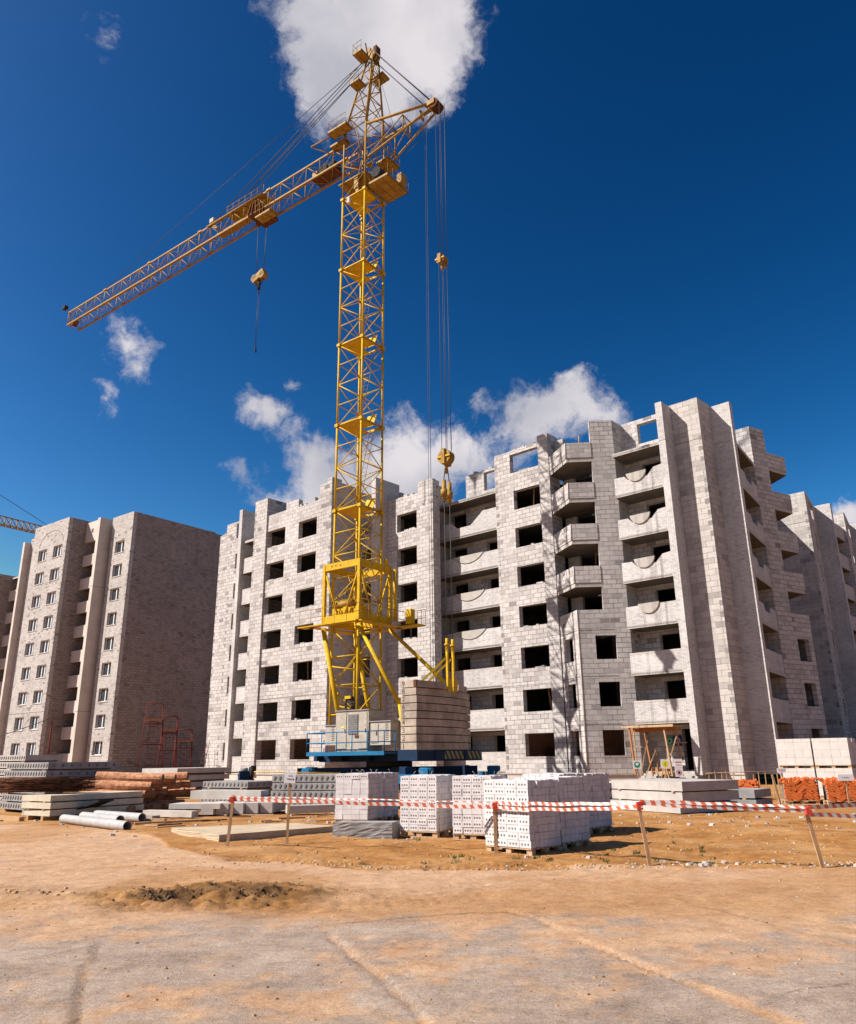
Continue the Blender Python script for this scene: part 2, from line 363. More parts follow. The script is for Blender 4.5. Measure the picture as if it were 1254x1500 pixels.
def empty(name, loc, rz=0., label=None, cat=None, group=None):
    o = bpy.data.objects.new(name, None); o.empty_display_size = .3; col.objects.link(o); o.location = loc; o.rotation_euler = (0, 0, rz)
    return tag(o, label, cat, group)
ORD = ['topmost', 'second from the top', 'third from the top', 'fourth from the top', 'fifth from the top', 'sixth from the top', 'seventh from the top']

# ------------------------------------------------------------------ ground
def vnoise(x, y, seed=0):
    xi, yi = np.floor(x).astype(np.int64), np.floor(y).astype(np.int64); xf, yf = x - xi, y - yi
    def h(a, b):
        n = (a * 374761393 + b * 668265263 + seed * 1442695041) & 0xffffffff
        n = ((n ^ (n >> 13)) * 1274126177) & 0xffffffff
        return ((n ^ (n >> 16)) & 0xffff) / 65535.
    u, v = xf * xf * (3 - 2 * xf), yf * yf * (3 - 2 * yf)
    return (h(xi, yi) * (1 - u) + h(xi + 1, yi) * u) * (1 - v) + (h(xi, yi + 1) * (1 - u) + h(xi + 1, yi + 1) * u) * v
def fbm(x, y, s, o=5, seed=0, gain=.5):
    a, t, tot = 1., 0., 0.
    for k in range(o):
        t = t + a * vnoise(x * s * 2 ** k + 17.3 * k, y * s * 2 ** k + 5.1 * k, seed + k); tot += a; a *= gain
    return t / tot
def sstep(a, b, x):
    t = np.clip((x - a) / (b - a), 0, 1); return t * t * (3 - 2 * t)
def edge_axis(lo, hi, step, far_lo, far_hi):
    mid = list(np.arange(lo, hi + step / 2, step)); a = []; x = lo; d = step
    while x > far_lo: d *= 1.16; x -= d; a.append(x)
    b = []; x = mid[-1]; d = step
    while x < far_hi: d *= 1.16; x += d; b.append(x)
    return np.array(a[::-1] + mid + b)
XS = edge_axis(-7.5, 8.2, .042, -1500, 1500); YS = edge_axis(4.6, 19.0, .042, -300, 2500)
X, Y = np.meshgrid(XS, YS)
JA = R(19.5)                                  # orientation of the precast road slabs
UU = X * math.cos(JA) + Y * math.sin(JA); VV = -X * math.sin(JA) + Y * math.cos(JA)
wob = (fbm(X, Y, .9, 5, 3) - .5) * 1.6
edgeY = np.interp(X, [-60, -9, -6.2, -4.6, -3.4, -2.0, -.1, 1.2, 2.7, 6, 60], [24, 22.5, 18.5, 15.6, 14.2, 13.5, 12.75, 12.6, 12.75, 12.4, 12.0])
edge = sstep(-.10, .10, Y - edgeY - wob * .9)          # 0 road, 1 sandy yard
sandn = fbm(X, Y, .55, 6, 11, .6); sandf = fbm(X, Y, 3.2, 5, 23, .6)
dist_edge = edgeY - Y
# dust covers the slabs except where swept; nearer slabs are barer
cover = .50 + .55 * (sandn - .5) * 2 + .40 * (sandf - .5) * 2 + np.interp(Y, [4, 7, 8.8, 10, 13], [-.17, -.12, .02, .30, .34]) - .12 * sstep(-1.5, -5, X) * 0
def slab_joint(val, period, phase, w):
    d = np.abs(((val - phase) / period) - np.round((val - phase) / period)) * period
    return d
ju = slab_joint(UU + wob * .10, 2.09, -.25, 0)
jv = np.minimum(np.abs(VV - 8.65 + .08 * np.clip(X, 0, 5) + wob * .10), np.abs(VV - 10.3 + wob * .10))
ju = ju + 9 * sstep(8.6, 8.8, VV)          # the long joints end at the cross joint; farther slabs are buried
jmask = np.exp(-(ju / .07) ** 2); jmask2 = np.exp(-(jv / .06) ** 2)
brk = sstep(.40, .60, fbm(X, Y, .55, 4, 88))
cover = cover + .07
rag = fbm(X, Y, 5.5, 4, 93)
cover = cover + (.20 + .55 * brk) * np.exp(-(ju / (.02 + .10 * brk * rag)) ** 2) + .10 * jmask2 * brk
cover = np.clip(np.maximum(cover, edge * 2), 0, 1.5)
sand_attr = sstep(.38, .72, cover)
hx, hy = X + (fbm(X, Y, 1.1, 4, 201) - .5) * 1.3, Y + (fbm(X, Y, 1.1, 4, 202) - .5) * .9
heap = np.exp(-(((hx + 2.75) / 1.45) ** 2 + ((hy - 10.65) / 1.0) ** 2) ** 1.8)
pit = np.exp(-(((X + 3.15) / .42) ** 2 + ((Y - 10.7) / .28) ** 2)); pit2 = np.exp(-(((X + 2.2) / .36) ** 2 + ((Y - 10.5) / .20) ** 2))
rimn = fbm(X, Y, 2.6, 6, 41, .62)
H = (fbm(X, Y, .25, 3, 1) - .5) * .06
H = H + sand_attr * ((fbm(X, Y, 1.8, 5, 5) - .5) * .035 + (fbm(X, Y, 9, 3, 9) - .5) * .016)
H = H + edge * ((fbm(X, Y, .9, 6, 31, .55) - .5) * .13 + .01)
H = H - (1 - edge) * ((.040 * np.exp(-(ju / .022) ** 2)) * (1 - .8 * brk) * sstep(.42, .56, fbm(X, Y, .8, 3, 77)) + .02 * np.exp(-(jv / .03) ** 2) * sstep(.40, .55, fbm(X, Y, .7, 3, 78)))
tilt = (np.floor((UU + .25) / 2.09) % 3 - 1) * .010 * (1 - sstep(8.5, 8.8, VV))
H = H + (1 - edge) * tilt * 1.0
H = H + heap * ((rimn - .42) * .34 + (fbm(X, Y, 8, 4, 43, .7) - .5) * .07) - pit * .10 + pit2 * .07 * (rimn - .1) * 2
bigclod = np.exp(-(((X + 6.3) / 1.6) ** 2 + ((Y - 11.2) / .45) ** 2))
H = H + bigclod * (fbm(X, Y, 2.8, 5, 51, .6) - .45) * .16
fade = np.exp(-np.clip(np.maximum(np.abs(X) - 9, 0) / 3, 0, 20)) * np.exp(-np.clip(np.maximum(Y - 20, 0) / 4, 0, 20)) * np.exp(-np.clip(np.maximum(4 - Y, 0) / 3, 0, 20))
H = H * fade
# tyre tracks pressed in the sand along the verge
def track(pts, w, depth):
    global H
    for (x0, y0), (x1, y1) in zip(pts[:-1], pts[1:]):
        dx, dy = x1 - x0, y1 - y0; L = math.hypot(dx, dy); t = ((X - x0) * dx + (Y - y0) * dy) / L; n = ((X - x0) * -dy + (Y - y0) * dx) / L
        m = sstep(0, .15, t) * sstep(0, .15, L - t) * np.exp(-(n / w) ** 4)
        H = H - m * depth * (.6 + .8 * np.abs(np.sin(t * 21 + np.sign(n) * .8)))
track([(-3.6, 14.6), (-1.2, 13.95), (1.6, 13.4), (2.4, 13.3)], .16, .045)
track([(-.2, 13.0), (2.2, 12.98)], .14, .04)
for oo in (0, .38, .76, 1.2):
    track([(-7, 10.1 + oo), (-3.8, 9.9 + oo * .8), (-1.2, 9.6 + oo * .5), (.8, 10.3 + oo)], .10, .020)
crk = np.exp(-(ju / .020) ** 2) * (1 - brk) * .35 * sstep(.38, .55, fbm(X, Y, 2.5, 3, 311)) + np.exp(-(jv / .022) ** 2) * sstep(.50, .60, fbm(X, Y, .45, 3, 301)) * .6
dark_attr = np.clip(crk * (1 - edge) + heap * .12 * sstep(.3, .6, rimn) + 1.0 * pit * sstep(.3, .5, rimn) + heap * .55 * sstep(.32, .60, fbm(X, Y, 2.3, 5, 71)) + .9 * pit2 * sstep(.4, .6, rimn) + bigclod * sstep(.5, .7, fbm(X, Y, 3, 4, 61)) * .5, 0, 1)
patch = sstep(.50, .68, fbm(X, Y, .33, 5, 101)) * sstep(8.4, 9.6, Y)
ochre_attr = np.clip(edge * .95 + heap * 1.0 + patch * .55, 0, 1)
ny_, nx_ = X.shape
verts = np.stack([X, Y, H], -1).reshape(-1, 3)
idx = np.arange(ny_ * nx_).reshape(ny_, nx_)
quads = np.stack([idx[:-1, :-1], idx[:-1, 1:], idx[1:, 1:], idx[1:, :-1]], -1).reshape(-1, 4)
me = bpy.data.meshes.new('ground'); me.vertices.add(len(verts)); me.vertices.foreach_set('co', verts.ravel())
me.loops.add(quads.size); me.loops.foreach_set('vertex_index', quads.ravel().astype(np.int32))
me.polygons.add(len(quads)); me.polygons.foreach_set('loop_start', np.arange(0, quads.size, 4, dtype=np.int32)); me.polygons.foreach_set('loop_total', np.full(len(quads), 4, dtype=np.int32))
me.update(calc_edges=True); me.polygons.foreach_set('use_smooth', np.ones(len(quads), dtype=bool))
for nm, arr in (('sand', sand_attr), ('soil', dark_attr), ('ochre', ochre_attr)):
    at = me.attributes.new(nm, 'FLOAT', 'POINT'); at.data.foreach_set('value', arr.ravel().astype(np.float32))
def ground_mat():
    m, nt, b = new_mat('ground')
    def attr(n):
        a = nt.nodes.new('ShaderNodeAttribute'); a.attribute_name = n; return a.outputs['Fac']
    tc = nt.nodes.new('ShaderNodeTexCoord')
    conc = ramp(nt, noise(nt, 1.1, 10, .7), [(.34, (.28, .212, .17)), (.5, (.395, .305, .245)), (.66, (.47, .372, .30))])
    mp = nt.nodes.new('ShaderNodeMapping'); mp.inputs['Scale'].default_value = (1.2, 8, 1); mp.inputs['Rotation'].default_value = (0, 0, R(12)); nt.links.new(tc.outputs['Object'], mp.inputs['Vector'])
    conc = mixrgb(nt, .6, conc, ramp(nt, noise(nt, 1.4, 8, .7, vec=mp.outputs[0]), [(.35, (.78, .76, .76)), (.6, (1, 1, 1))]), 'MULTIPLY')
    dust = ramp(nt, noise(nt, 2.3, 9, .7), [(.33, (.43, .245, .135)), (.66, (.55, .36, .225))])
    och = ramp(nt, noise(nt, 1.1, 10, .72), [(.32, (.22, .092, .026)), (.5, (.345, .160, .050)), (.66, (.43, .232, .088))])
    pale = ramp(nt, noise(nt, .35, 6, .6), [(.5, (0, 0, 0)), (.68, (.75, .75, .75))])
    och = mixrgb(nt, pale, och, (.47, .28, .135))
    soil = ramp(nt, noise(nt, 5, 8, .7), [(.35, (.06, .028, .012)), (.65, (.18, .095, .04))])
    s2 = nt.nodes.new('ShaderNodeMath'); s2.operation = 'MULTIPLY_ADD'; s2.inputs[1].default_value = 2.2; nt.links.new(noise(nt, 7, 10, .85), s2.inputs[0]); s2.inputs[2].default_value = -1.1
    s3 = nt.nodes.new('ShaderNodeMath'); s3.operation = 'ADD'; s3.use_clamp = True; nt.links.new(attr('sand'), s3.inputs[0]); nt.links.new(s2.outputs[0], s3.inputs[1])
    vz = nt.nodes.new('ShaderNodeTexVoronoi'); vz.feature = 'DISTANCE_TO_EDGE'; vz.inputs['Scale'].default_value = .38
    wn_ = nt.nodes.new('ShaderNodeTexNoise'); wn_.inputs['Scale'].default_value = 2.2; wn_.inputs['Detail'].default_value = 8; nt.links.new(tc.outputs['Object'], wn_.inputs['Vector'])
    va = nt.nodes.new('ShaderNodeVectorMath'); va.operation = 'MULTIPLY_ADD'; va.inputs[1].default_value = (.35, .35, 0); nt.links.new(wn_.outputs['Color'], va.inputs[0]); nt.links.new(tc.outputs['Object'], va.inputs[2]); nt.links.new(va.outputs[0], vz.inputs['Vector'])
    ck = ramp(nt, vz.outputs['Distance'], [(.0012, (.40, .34, .28)), (.0035, (1, 1, 1))])
    gate_ = ramp(nt, noise(nt, .5, 4), [(.57, (0, 0, 0)), (.64, (.7, .7, .7))])
    conc = mixrgb(nt, gate_, conc, mixrgb(nt, 1., conc, ck, 'MULTIPLY'))
    grit = ramp(nt, noise(nt, 85, 3, .8), [(.34, (.55, .52, .50)), (.50, (1, 1, 1)), (.66, (1.3, 1.28, 1.25))])
    conc = mixrgb(nt, 1., conc, grit, 'MULTIPLY')
    c = mixrgb(nt, s3.outputs[0], conc, dust); c = mixrgb(nt, attr('ochre'), c, och); c = mixrgb(nt, attr('soil'), c, soil)
    sp = ramp(nt, noise(nt, 48, 4, .85), [(.26, (.50, .46, .43)), (.40, (1, 1, 1))])
    c = mixrgb(nt, .85, c, sp, 'MULTIPLY')
    gr2 = ramp(nt, noise(nt, 24, 6, .85), [(.34, (.70, .67, .64)), (.5, (1, 1, 1)), (.66, (1.16, 1.15, 1.14))])
    c = mixrgb(nt, .9, c, gr2, 'MULTIPLY')
    sp2 = ramp(nt, noise(nt, 5, 8, .8), [(.36, (.78, .75, .72)), (.55, (1.06, 1.05, 1.04))])
    c = mixrgb(nt, .9, c, sp2, 'MULTIPLY')
    nt.links.new(c, b.inputs['Base Color']); b.inputs['Roughness'].default_value = .95; b.inputs['Specular IOR Level'].default_value = .1
    n1 = bump(nt, b, noise(nt, 12, 10, .78), .75, .03)
    bump(nt, b, noise(nt, 50, 5, .8), .8, .010, n1)
    return m
me.materials.append(ground_mat())
g_o = bpy.data.objects.new('ground', me); col.objects.link(g_o); g_o['kind'] = 'structure'
def gz(x, y):
    i = min(max(np.searchsorted(XS, x) - 1, 0), len(XS) - 2); j = min(max(np.searchsorted(YS, y) - 1, 0), len(YS) - 2)
    return float(H[j, i])
exec_order = None

# ------------------------------------------------------------------ buildings
F = lambda k: .75 + 2.8 * k
def building(name, phi, org, label, cat='building'):
    """local axes: x = s (right along the facade), y = c (away from the viewer)"""
    cp, sp = math.cos(phi), math.sin(phi)
    o = empty(name, (org[0] * cp + org[1] * sp, -org[0] * sp + org[1] * cp, 0), -phi, label, cat)
    return o, (org[0], org[1], 0)

PHI = R(41.755)
root, ORG = building('apartment_building', PHI, (-36, 44), 'long unfinished apartment block of pale blockwork behind the crane, open window holes')
def B(mb, name, par=None, kind=None):
    o = mb.build(name, par or root, ORG if par is None or par is root else tuple(ORG))
    return o
def child(mb, name, par):          # sub-part of a part: parts sit at the building origin so the same origin serves
    o = mb.build(name, par, ORG); return o
def wins(us, ks=range(7), lo=.87, hi=2.3, top=None):
    h = [(a, b, F(k) + lo, F(k) + hi) for k in ks for a, b in us]
    return h
BASE = .53
def plinth(mb, A, Bp, th=.5):
    A2, B2 = Vector(A), Vector(Bp); d = (B2 - A2).normalized(); n = Vector((-d.y, d.x)) * .06
    mb.wall(A2 + n, B2 + n, -.3, BASE, th, 'concrete_pale')

# section A (far left)
w = MB(); w.wall((-62.6, 40.3), (-57.6, 40.3), BASE, 23, .2, 'block', [(u0 + 0, u1, z0, z1) for (u0, u1, z0, z1) in wins([(2.65, 3.6)])] + [(2.6, 3.56, F(7) + 1.0, F(7) + 2.42)],
    tops=[(0, 1.0, 22.05), (1.0, 5.0, 22.97)], quoin=[(0, 1, .8, 22, .62), (1.75, 1, .8, 22.5, .62)])
plinth(w, (-62.6, 40.3), (-57.6, 40.3)); w.wall((-62.6, 53), (-62.6, 40.72), BASE, 22, .4, 'block'); B(w, 'wall')
w = MB(); w.box(-57.75, -57.3, 39.0, 42.4, BASE, 23.3, 'white_brick'); B(w, 'fin')
w = MB(); w.wall((-57.3, 41.9), (-53.6, 41.9), BASE, 22.6, .4, 'block', wins([(.5, 1.9)], lo=.1) + [(2.3, 3.2, F(k) + .87, F(k) + 2.3) for k in range(7)]); B(w, 'wall')
for k in range(0, 8):
    m = MB(); m.box(-57.3, -53.62, 39.3, 41.88, F(k) - .22, F(k), 'concrete', bottom='slab_under_shade'); o = B(m, 'balcony')
    if k < 7:
        m = MB(); m.box(-57.29, -53.63, 39.32, 39.45, F(k) + .004, F(k) + 1.1, 'white_brick'); m.box(-57.29, -53.63, 39.305, 39.46, F(k) + 1.1, F(k) + 1.16, 'concrete_pale'); child(m, 'parapet', o)
# section B/C (projecting)
hB = wins([(1.75, 4.1)]) + wins([(5.8, 8.05)])
w = MB(); w.wall((-53.6, 37.9), (-43.85, 37.9), BASE, 21.3, .42, 'block', hB,
    tops=[(0, 4.1, 21.25), (4.1, 5.7, 21.85), (5.7, 7.55, 21.15), (7.55, 7.75, 21.55), (7.75, 8.35, 21.2), (8.35, 9.2, 22.4), (9.2, 9.75, 22.75)],
    quoin=[(9.75, -1, .8, 22.5, .62), (0.02, 1, 4, 22.6, .62)])
plinth(w, (-53.6, 37.9), (-43.85, 37.9)); w.box(-53.6, -43.85, 37.894, 37.9, 6.12, 6.16, 'mortar_gap_dark')
for _ in range(16):
    a = rnd.uniform(-53, -44.4); k = rnd.randrange(0, 8); z = F(k) + rnd.choice([-.35, .2, 2.4, .5])
    if not (-51.85 < a + .2 < -49.4 or -47.8 < a + .2 < -45.5) or rnd.random() < .0: w.box(a, a + rnd.uniform(.2, .38), 37.897, 37.95, z, z + rnd.uniform(.14, .2), 'block_dark')
B(w, 'wall')
w = MB(); w.wall((-53.62, 37.76), (-51.92, 37.76), BASE, 22.85, .14, 'block', quoin=[(0, 1, 3.5, 22.6, .62)]); w.wall((-51.92, 37.9), (-51.92, 40.5), 21.26, 22.85, .4, 'block'); B(w, 'pier')
w = MB(); w.wall((-43.85, 38.32), (-43.85, 43.6), BASE, 22.6, .4, 'block_small', tops=[(0, .6, 22.75), (.6, 2.6, 22.5), (2.6, 5.28, 22.25)])
w.wall((-53.6, 41.9), (-53.6, 38.32), BASE, 21.2, .4, 'block'); B(w, 'wall')
# recess between C and D with the fin
w = MB(); w.wall((-43.85, 43.6), (-41.9, 43.6), BASE, 22.4, .4, 'block_small', wins([(.3, 1.5)], range(8))); B(w, 'wall')
w = MB(); w.box(-42.4, -41.95, 40.8, 43.5, BASE, 23.0, 'white_brick'); B(w, 'fin')
for k in range(0, 7):
    m = MB(); m.box(-43.84, -42.41, 41.2, 43.59, F(k) - .22, F(k), 'concrete', bottom='slab_under_shade'); o = B(m, 'balcony')
    m = MB(); m.box(-43.83, -42.42, 41.22, 41.35, F(k) + .004, F(k) + 1.1, 'white_brick'); child(m, 'parapet', o)
# section D
w = MB(); w.wall((-41.94, 42.1), (-37.1, 42.1), BASE, 21.2, .42, 'block', wins([(1.08, 3.18)]), tops=[(0, .9, 21.35), (.9, 3.35, 21.2), (3.35, 4.84, 22.05)],
    quoin=[(4.84, -1, .8, 21.8, .62)])
w.box(-41.9, -37.1, 42.094, 42.1, 6.12, 6.15, 'mortar_gap_dark'); plinth(w, (-41.94, 42.1), (-37.1, 42.1)); B(w, 'wall')
# recess H
w = MB(); w.wall((-38.35, 42.52), (-38.35, 45.7), BASE, 22.3, .3, 'block_small'); w.box(-38.3, -37.12, 42.52, 42.9, BASE, 22.0, 'block_small'); B(w, 'wall')
hH = [(.35, 1.85, F(k) + .5, F(k) + 2.3) for k in range(8) if k < 7] + [(3.75, 4.85, F(k) + .1, F(k) + 2.3) for k in range(7)] + [(3.7, 4.75, 21.2, 22.68)]
w = MB(); w.wall((-38.3, 45.3), (-32.35, 45.3), BASE, 20.6, .4, 'block', hH, tops=[(0, .8, 20.75), (.8, 1.3, 20.6), (1.3, 1.9, 21.0), (1.9, 4.9, 22.85), (4.9, 5.95, 22.85)]); B(w, 'wall')
def disc_part(par, cx, y, ztop, half, sag, th=.12):
    r = (half * half + sag * sag) / (2 * sag); a0 = math.asin(min(1, half / r)); m = MB()
    pts = [(cx - half, ztop), ] + [(cx + r * math.sin(a), ztop - sag + r - r * math.cos(a)) for a in np.linspace(-a0, a0, 17)][1:-1] + [(cx + half, ztop)]
    m.plate([(a, b) for a, b in pts], y, y + th, 'disc_concrete'); return child(m, 'half_round_panel', par)
for k in range(0, 8):
    m = MB(); y0 = 43.75
    m.box(-38.3, -32.36, y0, 45.28, F(k) - .22, F(k), 'concrete', bottom='slab_under_shade')
    for i in range(0, 58): m.box(-38.25 + i * .1, -38.2 + i * .1, y0 - .03, y0, F(k) - .14, F(k) - .06, 'concrete_grey')
    o = B(m, 'balcony')
    if k == 7: continue
    m = MB(); z0, zt = F(k) + .004, F(k) + 1.12
    if k == 6:
        poly = [(-38.3, z0), (-32.37, z0), (-32.37, F(k) + 1.5), (-33.7, F(k) + 1.5)]
        u = -33.7; z = F(k) + 1.5
        while z > F(k) + .62: poly += [(u, z - .075), (u - .1, z - .075)]; u -= .1; z -= .075
        poly += [(-36.2, z)]; u = -36.2
        while z < zt - .05: poly += [(u, z + .075), (u - .085, z + .075)]; u -= .085; z += .075
        poly += [(u, zt), (-38.3, zt)]
        m.plate(poly, y0 + .02, y0 + .15, 'white_brick')
    else:
        m.box(-38.3, -32.37, y0 + .02, y0 + .15, z0, zt, 'white_brick')
        if k < 3: m.box(-38.3, -32.37, y0 + .01, y0 + .16, zt, zt + .07, 'concrete_pale')
    child(m, 'parapet', o)
    if k in (3, 4, 5):
        disc_part(o, -35.1, y0 - .03, F(k) + 1.16, 1.4, .62)
        m2 = MB(); r = (1.4 ** 2 + .62 ** 2) / 1.24; aa = math.asin(1.4 / r)      # saw-tooth joint of the bricks cut round the panel
        for a in np.linspace(-aa, aa, 27):
            px_, pz_ = -35.1 + (r + .03) * math.sin(a), F(k) + 1.16 - .62 + r - (r + .03) * math.cos(a)
            m2.box(px_ - .035, px_ + .035, y0 - .002, y0 + .02, pz_ - .02, pz_ + .02, 'mortar_gap_dark')
        child(m2, 'brick_joint', o)
# section E
hE = wins([(1.6, 3.9)]) + [(1.4, 3.97, 21.25, 22.68)]
w = MB(); w.wall((-32.35, 43.7), (-28.25, 43.7), BASE, 22.95, .42, 'block', hE, quoin=[(0, 1, .8, 22.6, .62)])
w.box(-32.35, -28.25, 43.694, 43.7, 6.14, 6.165, 'mortar_gap_dark'); plinth(w, (-32.35, 43.7), (-28.25, 43.7))
w.wall((-32.35, 45.3), (-32.35, 44.12), BASE, 22.9, .3, 'block'); w.box(-31, -29.6, 44.2, 44.5, 21.26, 21.55, 'block_dark'); B(w, 'wall')
w = MB(); w.box(-28.25, -27.4, 43.32, 44.6, BASE, 23.3, 'block'); w.box(-27.38, -26.7, 44.2, 44.6, F(7), 22.9, 'block_small')
for k in range(4, 8): w.box(-27.7, -27.396, 43.5 , 43.8, F(k) + .4, F(k) + .62, 'block_dark')
B(w, 'pier')
# bay
bl, ba, br = (-27.38, 43.42), (-25.2, 42.0), (-22.68, 43.9)
LB = math.hypot(bl[0] - ba[0], bl[1] - ba[1]); RB = math.hypot(br[0] - ba[0], br[1] - ba[1]); pierU = RB - 1.5
w = MB(); zt = F(3) + 1.12
w.wall(bl, ba, BASE, zt, .32, 'block', wins([(.62, 1.75)], range(3), hi=2.32))
w.wall(ba, br, BASE, zt, .32, 'block', wins([(1.02, 2.28)], range(3), hi=2.32))
plinth(w, bl, ba, .3); plinth(w, ba, br, .3)
w.tube((-25.2, 42.0, BASE), (-25.2, 42.0, zt), .035, 'concrete_pale', 6)
for k in (1, 2, 3): w.wall((bl[0] - .002, bl[1] - .004), (ba[0], ba[1] - .006), F(k) - .16, F(k) - .12, .02, 'mortar_gap_dark'); w.wall((ba[0], ba[1] - .006), (br[0] - .75, br[1] - .575), F(k) - .16, F(k) - .12, .02, 'mortar_gap_dark')
B(w, 'bay_wall')
d = (Vector(br) - Vector(ba)).normalized(); pA = Vector(ba) + d * pierU
w = MB(); w.wall(tuple(pA), br, zt, 23.0, .4, 'block'); w.wall(br, (-22.68, 45.4), 20.4, 23.0, .4, 'block'); w.wall((-22.68, 44.0), (-22.68, 45.4), BASE, 20.4, .4, 'block_small')
w.wall((pA.x - .5, pA.y + 1.2), (pA.x, pA.y + .2), zt, 22.9, .3, 'block_small'); B(w, 'pier')
for k in range(4, 8):
    m = MB(); z0, z1 = F(k) - .24, F(k) + .0
    poly = [bl, ba, tuple(pA), (pA.x - .2, 45.2), (-27.38, 45.2)]
    m.face([(x, y, z1) for x, y in poly], 'concrete'); m.face([(x, y, z0) for x, y in reversed(poly)], 'slab_under_shade')
    for i in range(5):
        a, b = poly[i], poly[(i + 1) % 5]; m.face([(*a, z0), (*b, z0), (*b, z1), (*a, z1)], 'concrete')
    o = B(m, 'balcony')
    m = MB(); ztt = F(k) + 1.1
    m.wall((bl[0] - .02, bl[1] - .035), (ba[0], ba[1] - .045), z1 + .03, ztt, .2, 'block'); m.wall((ba[0], ba[1] - .045), (pA.x + .02, pA.y - .035), z1 + .03, ztt, .2, 'block')
    m.wall((bl[0], bl[1]), (ba[0], ba[1]), z1 + .002, z1 + .03, .15, 'mortar_gap_dark'); m.wall((ba[0], ba[1]), tuple(pA), z1 + .002, z1 + .03, .15, 'mortar_gap_dark')
    m.tube((-25.2, 41.96, z1 + .03), (-25.2, 41.96, ztt), .03, 'concrete_pale', 6); child(m, 'parapet', o)
w = MB(); w.wall((-27.38, 45.0), (-26.5, 45.0), BASE, 22.6, .3, 'white_brick'); w.wall((-24.1, 45.2), (-22.68, 45.2), F(3), 22.4, .3, 'block_small')
for k, x in ((7, -25.6), (7, -24.6), (4, -25.0), (4, -24.6)): w.tube((x, 44.3, F(k)), (x + .1, 44.4, F(k) + 2.5), .04, 'wood')
B(w, 'wall')
# recess G (balconies beside the big fin)
YG = 43.4
w = MB(); w.wall((-22.68, 45.2), (-19.3, 45.2), F(0), 23.05, .4, 'block', [(1.25, 2.75, F(k) + .3, F(k) + 2.32) for k in range(1, 7)] + [(2.05, 3.1, F(0) + .02, F(0) + 2.3), (1.15, 2.65, 21.3, 22.72)],
    tops=[(0, 3.38, 23.05)]); B(w, 'wall')
for k in range(1, 8):
    m = MB(); m.box(-22.6, -19.32, YG, 45.18, F(k) - .22, F(k), 'concrete', bottom='slab_under_shade')
    for i in range(0, 32): m.box(-22.58 + i * .1, -22.53 + i * .1, YG - .02, YG, F(k) - .15, F(k) - .07, 'concrete_grey')
    o = B(m, 'balcony')
    if k == 7: continue
    m = MB(); z0, zt = F(k) + .004, F(k) + 1.12
    if k >= 4:
        zc = F(k) + .80; poly = [(-22.6, z0), (-19.32, z0), (-19.32, zt + .18), (-19.9, zt + .12)]
        u, z = -19.9, zt + .12
        while z > zc: poly += [(u, z - .075), (u - .075, z - .075)]; u -= .075; z -= .075
        u = -21.66; poly += [(u, z)]
        while z < zt - .1: poly += [(u, z + .075), (u - .07, z + .075)]; u -= .07; z += .075
        poly += [(-22.6, z + .02)]
        m.plate(poly, YG + .02, YG + .15, 'white_brick')
    else:
        m.box(-22.6, -19.32, YG + .02, YG + .15, z0, zt, 'white_brick')
        if k < 3: m.box(-22.6, -19.32, YG + .01, YG + .16, zt - .10, zt, 'concrete_pale')
    child(m, 'parapet', o)
    if k >= 3: disc_part(o, -21.05, YG - .06, F(k) + (1.2 if k > 3 else 1.2), .68, .62)
w = MB(); w.wall((-19.32, YG), (-18.88, YG), BASE, 22.95, 1.35, 'white_brick'); w.box(-19.33, -18.87, YG - .003, 44.0, F(7) - .02, F(7) + .02, 'mortar_gap_dark'); B(w, 'fin')
w = MB(); CW = 44.7
w.wall((-19.3, CW), (-17.1, CW), BASE, 23.1, .42, 'block_large', quoin=[(2.2, -1, .9, 22.6, .69)])
w.box(-18.9, -17.1, CW - .006, CW, F(7) - .02, F(7) + .01, 'mortar_gap_dark'); w.box(-19.3, -17.08, CW + .05, CW + .4, -.3, BASE, 'concrete_pale')
w.wall((-17.1, CW + .42), (-17.0, 46.4), BASE, 23.1, .4, 'block_large'); w.box(-17.6, -17.12, 45.1, 46.4, -.3, BASE, 'concrete'); B(w, 'pier')
# end facade (turned to the right)
w = MB(); w.wall((-17.0, 46.4), (-15.75, 46.4), BASE, 22.95, .42, 'white_brick'); w.box(-17, -15.78, 46.396, 46.4, F(7) - .015, F(7) + .015, 'mortar_gap_dark'); B(w, 'fin')
w = MB(); w.wall((-17.9, 46.82), (-17.9, 51.6), F(0), 21.2, .4, 'block', [(.6, 2.1, F(k) + .3, F(k) + 2.3) for k in range(0, 7)] + [(2.9, 3.9, F(k) + .05, F(k) + 2.3) for k in range(0, 7)]); B(w, 'wall')
def seg_slab(m, pts, z0, z1, mat='concrete'):
    m.face([(x, y, z1) for x, y in pts], mat); m.face([(x, y, z0) for x, y in reversed(pts)], 'slab_under_shade'); n = len(pts)
    for i in range(n): a, b = pts[i], pts[(i + 1) % n]; m.face([(*a, z0), (*b, z0), (*b, z1), (*a, z1)], mat)
for k in range(1, 8):
    m = MB(); seg_slab(m, [(-17.9, 46.83), (-15.8, 46.83), (-16.38, 51.45), (-17.9, 51.45)], F(k) - .22, F(k)); o = B(m, 'balcony')
    if k == 7: continue
    m = MB()
    if k >= 3:
        L = 4.62; zt = F(k) + 1.12; c = 2.3
        poly = [(0, F(k) + .004), (L, F(k) + .004), (L, zt), (c + .9, zt), (c + .6, F(k) + .72), (c - .6, F(k) + .72), (c - .9, zt), (0, zt)]
        m.plate(poly, 0, .13, 'white_brick', (-15.82, 46.84), (-16.38, 51.44)); 
    else: m.wall((-15.82, 46.84), (-16.38, 51.44), F(k) + .004, F(k) + 1.12, .13, 'white_brick')
    child(m, 'parapet', o)
